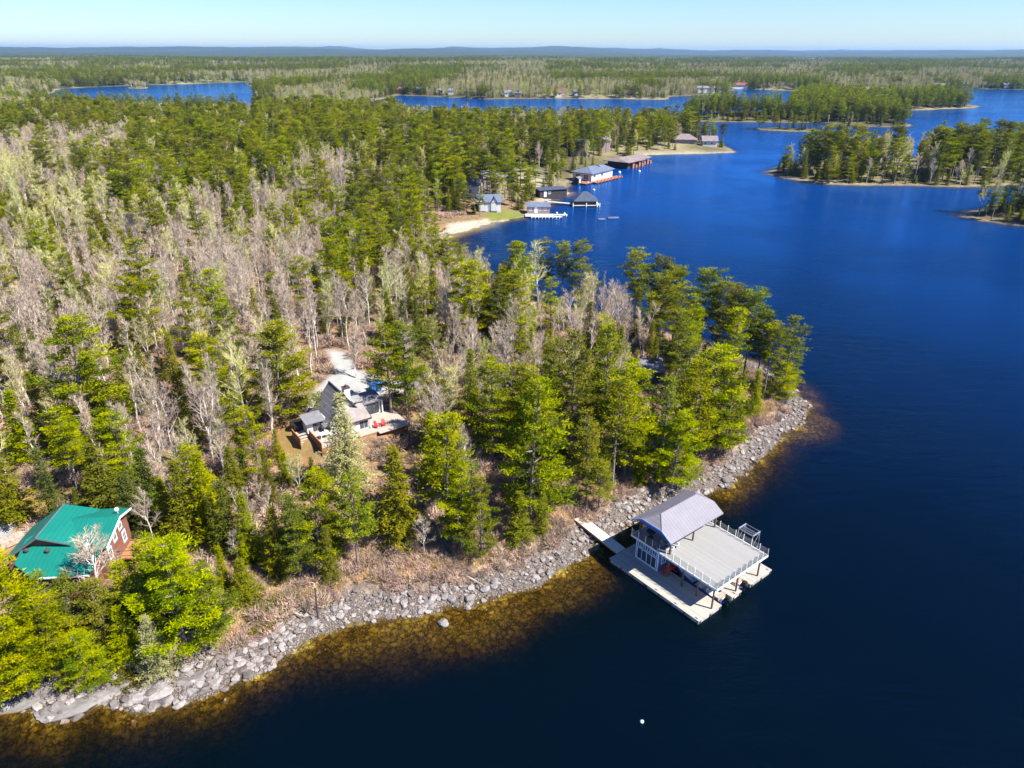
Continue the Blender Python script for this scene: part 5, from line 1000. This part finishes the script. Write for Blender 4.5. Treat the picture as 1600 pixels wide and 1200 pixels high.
# ------------------------------------------------------------------ simple houses farther off
def house(name, lab, cat, x, y, z, rz, w_, d_, h_, rh, roof='gable', wm='siding', rm='slate', ov=.4, wins=((.2, .4), (.55, .4)), door=None, group=None, side=(), s=1.0, axis='x'):
    t = thing(name, lab, cat, (x, y, z), rz, group); b = MB(); b.box(-w_ / 2, w_ / 2, -d_ / 2, d_ / 2, -1.0, h_)
    if roof == 'gable' and axis == 'x':
        for sx in (-1, 1): b.extr([(sx * w_ / 2 - (.1 if sx > 0 else 0), -d_ / 2, h_), (sx * w_ / 2 - (.1 if sx > 0 else 0), d_ / 2, h_), (sx * w_ / 2 - (.1 if sx > 0 else 0), 0, h_ + rh * .95)], (.1, 0, 0))
    if roof == 'gable' and axis == 'y':
        for sy in (-1, 1): b.extr([(-w_ / 2, sy * d_ / 2 - (.1 if sy > 0 else 0), h_), (w_ / 2, sy * d_ / 2 - (.1 if sy > 0 else 0), h_), (0, sy * d_ / 2 - (.1 if sy > 0 else 0), h_ + rh * .95)], (0, .1, 0))
    b.build('wall', M[wm], t); r_ = MB(); W2, D2 = w_ / 2 + ov, d_ / 2 + ov; e = h_ - .1
    if roof == 'gable' and axis == 'x': r_.slab([(-W2, -D2, e), (W2, -D2, e), (W2, 0, h_ + rh), (-W2, 0, h_ + rh)], .15); r_.slab([(W2, D2, e), (-W2, D2, e), (-W2, .003, h_ + rh), (W2, .003, h_ + rh)], .15)
    elif roof == 'gable': r_.slab([(-W2, D2, e), (-W2, -D2, e), (0, -D2, h_ + rh), (0, D2, h_ + rh)], .15); r_.slab([(W2, -D2, e), (W2, D2, e), (.003, D2, h_ + rh), (.003, -D2, h_ + rh)], .15)
    elif roof == 'hip':
        k = min(W2, D2) * .95
        if W2 >= D2: A, B_ = (-W2 + k, 0, h_ + rh), (W2 - k, 0, h_ + rh)
        else: A, B_ = (0, -D2 + k, h_ + rh), (0, D2 - k, h_ + rh)
        c = [(-W2, -D2, e), (W2, -D2, e), (W2, D2, e), (-W2, D2, e)]
        if W2 >= D2: r_.slab([c[0], c[1], B_, A], .12); r_.slab([c[2], c[3], A, B_], .12); r_.slab([c[1], c[2], B_], .12); r_.slab([c[3], c[0], A], .12)
        else: r_.slab([c[1], c[2], B_, A], .12); r_.slab([c[3], c[0], A, B_], .12); r_.slab([c[0], c[1], A], .12); r_.slab([c[2], c[3], B_], .12)
    else: r_.slab([(-W2, -D2, h_ + .05), (W2, -D2, h_ + .05), (W2, D2, h_ + .05 + rh), (-W2, D2, h_ + .05 + rh)], .2)
    r_.build('roof', M[rm], t)
    for fx, ww in wins: win(t, (-w_ / 2 + fx * w_, -d_ / 2 - .003, h_ * .38), (1, 0, 0), ww * 2.2 * s, h_ * .38, 1, .1, 'white', (0, -1, 0))
    for fy, ww in side: win(t, (w_ / 2 + .003, -d_ / 2 + fy * d_, h_ * .38), (0, 1, 0), ww * 2.2 * s, h_ * .38, 1, .1, 'white', (1, 0, 0))
    if door is not None: b = MB(); b.box(-w_ / 2 + door * w_, -w_ / 2 + door * w_ + 1.0, -d_ / 2 - .06, -d_ / 2 - .003, .05, min(2.1, h_ - .2)); b.build('door', M['white'], t)
    return t
x_, y_ = gp(1017, 590, 5.5); house('cabin', 'small dark cabin with a weathered flat roof deep among the point pines', 'cabin', x_, y_ + 1.5, 4.6, R(2), 3.9, 3.4, 2.1, .5, 'shed', 'darkwall', 'roofgrey', .3, ((.3, .3),))
x_, y_ = gp(1078, 545, 4.5); house('shed', 'little white shed between trunks on the bay side of the point', 'shed', x_, y_, ground(x_, y_), R(20), 2.2, 2.0, 2.0, .7, 'gable', 'siding', 'roofgrey', .2, ((.3, .25),))
PI = math.pi
house('house', 'pale two-storey house half hidden by trees above the sandy beach', 'house', -15.5, 258, 2.5, R(-12), 8.5, 7, 5.0, 1.8, 'gable', 'siding', 'lilac', .5, ((.15, .5), (.6, .5)), axis='x')
t = house('cottage', 'white gabled cottage with dark roof facing the lawn by the sandy beach', 'house', -8.0, 243, 1.6, R(6), 7.5, 5.5, 3.0, 2.0, 'gable', 'siding', 'slate', .4, ((.12, .4), (.6, .5)), .45)
for sx in (-2.4, 1.6):
    b = MB(); b.slab([(sx - 1.3, -3.6, 2.5), (sx, -3.6, 4.6), (sx, -.5, 4.6), (sx - 1.3, -.5, 2.5)], .12); b.slab([(sx + 1.3, -.5, 2.5), (sx + .003, -.5, 4.6), (sx + .003, -3.6, 4.6), (sx + 1.3, -3.6, 2.5)], .12); dm = b.build('dormer', M['slate'], t); b = MB(); b.extr([(sx - 1.1, -3.3, 2.5), (sx + 1.1, -3.3, 2.5), (sx, -3.3, 4.35)], (0, .3, 0)); b.box(sx - 1.1, sx + 1.1, -3.3, -2.76, 0, 2.897); b.build('gable', M['siding'], dm)
t = house('bait_house', 'low mauve-sided dock house with blue-grey roof at the white pier', 'dock house', 8.7, 243.2, .6, R(1), 7.6, 3.6, 2.3, 1.1, 'gable', 'mauve', 'slate', .3, ((.08, .35), (.50, .35), (.74, .35)), .32)
pier = thing('pier', 'white pier with twin fingers below the mauve dock house', 'pier', (8.5, 238.5, 0), 0)
for x0, x1_, y0, y1_ in [(-4.3, 5.2, -1.6, 2.6), (5.203, 9.9, .3, 2.2), (5.203, 7.8, -9.0 + 6.2, -1.0), (-2.5, 5.2, -2.8, -1.603)]: b = MB(); b.box(x0, x1_, y0, y1_, .35, .5); b.build('decking', M['white'] if False else M['concrete'], pier)
for k in range(9): b = MB(); x0 = -2.2 + k * 1.15; b.tube([(x0, -2.9, -1.5), (x0, -2.9, .85)], .11, 6); b.build('piling', M['white'], pier)
for k in range(4): b = MB(); x0 = 5.6 + k * 1.3; b.tube([(x0, .2, -1.5), (x0, .2, .9)], .11, 6); b.build('piling', M['white'], pier)
house('garage', 'long flat dark shelter with red doors behind the small sandy cove', 'shed', 14.5, 272.5, .9, R(20), 11, 4.5, 2.6, .2, 'shed', 'darkwall', 'navyroof', .4, ((.30, .5),), .15)
t = house('boathouse', 'low black hip-roofed boathouse standing in the bay on white piles', 'boathouse', 26.0, 259.5, .55, R(2), 7.5, 6.5, 1.5, 2.7, 'hip', 'darkwall', 'navyroof', .7, ())
b = MB(); b.box(-4.9, 4.9, -4.3, 4.3, -.15, .02); b.build('dock_platform', M['concrete'], t)
for x0 in (-4.7, 0, 3.9, 4.8):
    b = MB(); b.tube([(x0, -4.35, -2), (x0, -4.35, .9)], .16, 6); b.build('piling', M['white'], t)
b = MB(); b.add([(-13.2, 2.8, .3), (-4.9, .5, .02), (-4.9, -1.2, .02), (-13.2, 1.2, .3), (-13.2, 2.8, .1), (-4.9, .5, -.18), (-4.9, -1.2, -.18), (-13.2, 1.2, .1)], [(0, 1, 2, 3), (7, 6, 5, 4), (0, 4, 5, 1), (1, 5, 6, 2), (2, 6, 7, 3), (3, 7, 4, 0)]); b.build('gangway', M['concrete'], t)
# large blue-grey boathouse
t = house('boathouse', 'large blue-grey hip-roofed boathouse with white doors and brown dock', 'boathouse', 33.5, 315.0, .6, R(52), 13.5, 9.5, 3.3, 1.9, 'hip', 'siding', 'slate', .8, ((.1, .9), (.55, .9)))
b = MB(); b.box(6.76, 12.5, -3.5, 4.0, -1, 3.0); b.build('wall', M['siding'], t); b = MB(); W2 = 3.6; b.slab([(6.2, -4.3, 2.95), (13.2, -4.3, 2.95), (10.2, .2, 4.7), (6.2, .2, 4.7)], .12); b.slab([(13.2, 4.8, 2.95), (6.2, 4.8, 2.95), (6.2, .203, 4.7), (10.2, .203, 4.7)], .12); b.slab([(13.2, -4.3, 2.95), (13.2, 4.8, 2.95), (10.2, .2, 4.7)], .12); b.build('roof', M['slate'], t)
for y_ in (-3.4, .6): win(t, (-6.753, y_, .4), (0, 1, 0), 2.6, 2.2, 1, .15, 'white', (-1, 0, 0))
b = MB(); b.box(-7.8, 14, -8.0, -4.76, -.3, -.05); b.box(-13, -6.9, -6.0, 1.0, -.3, -.05); b.build('dock_platform', M['ochre'], t)
for k in range(8): b = MB(); x0 = -7 + k * 2.8; b.tube([(x0, -8.05, -2), (x0, -8.05, .7)], .2, 6); b.build('piling', M['ochre'], t)
for x0 in (-11, -8.5): b = MB(); b.tube([(x0, -6.0, -.05), (x0, -6.0, .6)], .2, 6); b.build('piling', M['white'], t)
x_, y_ = 27.0, 303.5; house('shed', 'tiny dark shed with white door on the brown dock', 'shed', x_, y_, .6, R(52), 2.6, 2.4, 2.0, .5, 'gable', 'darkwall', 'lilac', .2, (), .3)
# brown open boathouse
t = thing('boathouse', 'long brown-roofed dark boathouse on orange-brown piles', 'boathouse', (55.5, 357.0, .5), R(51)); b = MB(); b.box(-9, 5, -5.5, 5.5, -1, 2.3); b.build('wall', M['darkwall'], t)
b = MB(); b.slab([(-11, -7, 2.6), (5.2, -7, 2.6), (3.6, 0, 4.0), (-8.5, 0, 4.0)], .25); b.slab([(5.2, 7, 2.6), (-11, 7, 2.6), (-8.5, .003, 4.0), (3.6, .003, 4.0)], .25); b.slab([(-11, 7, 2.6), (-11, -7, 2.6), (-8.5, 0, 4.0)], .25); b.build('roof', M['brownroof'], t)
b = MB(); b.slab([(5.0, -4.5, 2.35), (16, -4.5, 2.35), (15, 1.5, 3.4), (5.0, 1.5, 3.4)], .25); b.slab([(16, 6.5, 2.35), (5, 6.5, 2.35), (5, 1.503, 3.4), (15, 1.503, 3.4)], .25); b.build('roof', M['brownroof'], t); b = MB(); b.box(5.4, 14.5, -1.0, 5.5, -1, 2.1); b.build('wall', M['darkwall'], t)
for k in range(8): b = MB(); x0 = -6 + k * 2.9; y0 = -6.6 if k < 4 else -4.6; b.box(x0, x0 + 1.5, y0, y0 + .9, -1.5, .75 if k % 2 else 1.5); b.build('crib', M['ochre'], t)
# houses on the white point
t = house('house', 'brown-roofed low house behind the bare trees on the white point', 'house', 98.5, 428, 2.0, R(-8), 12, 8, 3.2, 2.6, 'hip', 'mauve', 'brownroof', .8, ((.1, .6), (.55, .6)))
t = house('house', 'white-walled house at the outer end of the white point', 'house', 111.5, 424, 1.8, R(-4), 8, 7, 3.0, 2.4, 'gable', 'siding', 'brownroof', .6, ((.1, .6), (.55, .6)))
for px, py, zz, lab in [(770, 270, 5, 'pale roof among trees above the sand track'), (905, 218, 6, 'small grey roof half hidden in the pines above the long boathouse'), (938, 212, 6, 'second grey roof deeper in the pines behind the point')]:
    x_, y_ = gp(px, py, zz + 4); house('house', lab, 'house', x_, y_, ground(x_, y_) , R(rnd.uniform(-20, 20)), 9, 7, 5.2, 2.0, 'gable', 'mauve', 'roofgrey', .5, ((.2, .5),))
# far shore
FS = [(700, 151, 7, 'siding', 'slate'), (655, 147, 8, 'brownside', 'slate'), (685, 150, 6, 'siding', 'lilac'), (742, 146, 9, 'mauve', 'brownroof'), (793, 152, 8, 'siding', 'lilac'), (810, 154, 8, 'brownside', 'slate'), (873, 152, 9, 'siding', 'redroof'), (905, 154, 7, 'siding', 'slate'), (955, 141, 10, 'siding', 'slate'), (990, 145, 13, 'mauve', 'brownroof'), (612, 150, 7, 'brownside', 'redroof'), (520, 146, 9, 'siding', 'roofgrey'), (566, 146, 8, 'siding', 'lilac'), (468, 143, 11, 'mauve', 'lilac'), (425, 138, 8, 'siding', 'lilac'), (1478, 139.5, 16, 'siding', 'brownroof'), (1500, 138.5, 10, 'brownside', 'slate'), (1525, 138.5, 12, 'mauve', 'slate'), (1590, 139, 10, 'siding', 'slate'), (1108, 147.0, 22, 'siding', 'lilac'), (1131, 146.0, 13, 'siding', 'slate'), (620, 133, 9, 'mauve', 'redroof'), (738, 139, 9, 'mauve', 'redroof')]
FS.sort()
for i, (px, py, w_, wm, rm) in enumerate(FS):
    x_, y_ = gp(px, py - .8, 2.0)
    while float(sdf(np.array([x_]), np.array([y_]))[0]) < 14: y_ += 5
    col_ = {'siding': 'white', 'brownside': 'brown', 'mauve': 'mauve'}[wm]; rc_ = {'slate': 'slate-blue', 'lilac': 'pale grey', 'brownroof': 'brown', 'redroof': 'red', 'roofgrey': 'grey'}[rm]
    big = w_ > 20
    house('cottage', f"{'large ' if big else ''}{col_} far-shore cottage with {rc_} roof, {(ORD[i] + ' ') if i else 'first '}from the left across the channel", 'house', x_, y_, max(1.0, ground(x_, y_)), R(rnd.uniform(-10, 10)), w_ * 1.0, 7, 4.2 if not big else 6, 2.4, 'gable', wm, rm, .6, ((.15, .8), (.55, .8)), group='cottages along the far shore')
hl = MB(); x_, y_ = gp(1130, 136.5, 2); t = thing('marina_shed', 'long low red-roofed shed on the far side of the channel', 'building', (x_, y_, 1.5), R(3)); b = MB(); b.box(-34, 34, -6, 6, -2, 4); b.build('wall', M['siding'], t); b = MB(); b.slab([(-35, -7, 4), (35, -7, 4), (35, 0, 7), (-35, 0, 7)], .3); b.slab([(35, 7, 4), (-35, 7, 4), (-35, .01, 7), (35, .01, 7)], .3); b.build('roof', M['redroof'], t)
# ------------------------------------------------------------------ small things on the water and the bank
BU = [(1003, 1127, .17, 'white round buoy alone in the dark water at the bottom'), (968, 270, .7, 'white buoy off the blue-grey boathouse, nearer the dock'), (999, 268, .6, 'white buoy off the long brown boathouse'), (928, 297, .5, 'white buoy beside the brown dock end'), (961, 277, .45, 'faint buoy between the two boathouses'), (870, 333, .4, 'white buoy above the pier, left of two'), (882, 334, .4, 'white buoy above the pier, right of two')]
for px, py, r_, lab in BU:
    x_, y_ = gp(px, py, .1); t = thing('mooring_buoy', lab, 'buoy', (x_, y_, 0), 0, 'mooring buoys on the lake'); b = MB(); b.tube([(0, 0, -.2 * r_), (0, 0, .1 * r_), (0, 0, .6 * r_), (0, 0, 1.05 * r_), (0, 0, 1.25 * r_)], [.6 * r_, .9 * r_, .95 * r_, .6 * r_, .1 * r_], 14); b.build('float', M['white'], t, True); b = MB(); b.tube([(0, 0, 1.2 * r_), (0, 0, 1.6 * r_)], .1 * r_, 6); b.build('ring', M['alu'], t)
x_, y_ = gp(958, 340, .1)
for i, (dx, dy) in enumerate([(0, 0), (-4.2, -2.2)]):
    t = thing('swim_raft', ['low blue-grey raft floating in the bay, larger of two', 'low raft floating in the bay, smaller one nearer the pier'][i], 'raft', (x_ + dx, y_ + dy, 0), R(10), 'rafts in the bay'); w_ = 1.8 - i * .7; b = MB(); b.box(-w_, w_, -.6, .6, .05, .25); b.build('platform', M['slate'], t)
    for sy in (-.5, .5): b = MB(); b.tube([(-w_ * 1.05, sy, .02), (w_ * 1.05, sy, .02)], .22, 8); b.build('pontoon', M['slate'], t)
x_, y_, z_ = at(497, 966); mp_ = thing('marker_post', 'tall weathered dark post standing in the shoreline stones', 'post', (x_, y_, z_ - .2)); b = MB(); b.tube([(0, 0, 0), (.05, 0, 2), (.12, .03, 4.0)], [.11, .1, .07], 8); b.build('shaft', M['darktrim'], mp_); b = MB(); b.tube([(.12, .03, 4.0), (.12, .03, 4.12)], [.09, .05], 8); b.build('cap', M['logw'], mp_)
for i, (px, py, rz, L, lab) in enumerate([(730, 905, -35, 4.5, 'grey driftwood log lying on the stones between post and dock'), (455, 960, -20, 3.0, 'short pale driftwood log on the left stones'), (905, 790, -50, 4.0, 'fallen grey trunk beside the start of the dock walkway'), (985, 735, 20, 5, 'fallen trunk in the dry grass above the boathouse'), (640, 860, 10, 4.5, 'fallen trunk below the broad olive tree on the bank')]):
    x_, y_, z_ = at(px, py); t = thing('fallen_log', lab, 'log', (x_, y_, z_ + .18), R(rz), 'driftwood and fallen trunks'); b = MB(); b.tube([(-L / 2, 0, 0), (0, .12, .05), (L / 2, -.05, .1)], [.16, .13, .06], 8); b.build('trunk', M['logw'], t)
    for k in range(3): b = MB(); x0 = L * (.05 + .13 * k); s_ = 1 if k % 2 else -1; b.tube([(x0, .05, .06), (x0 + .4, s_ * .5, .4)], [.04, .012], 5); b.build('branch', M['logw'], t)
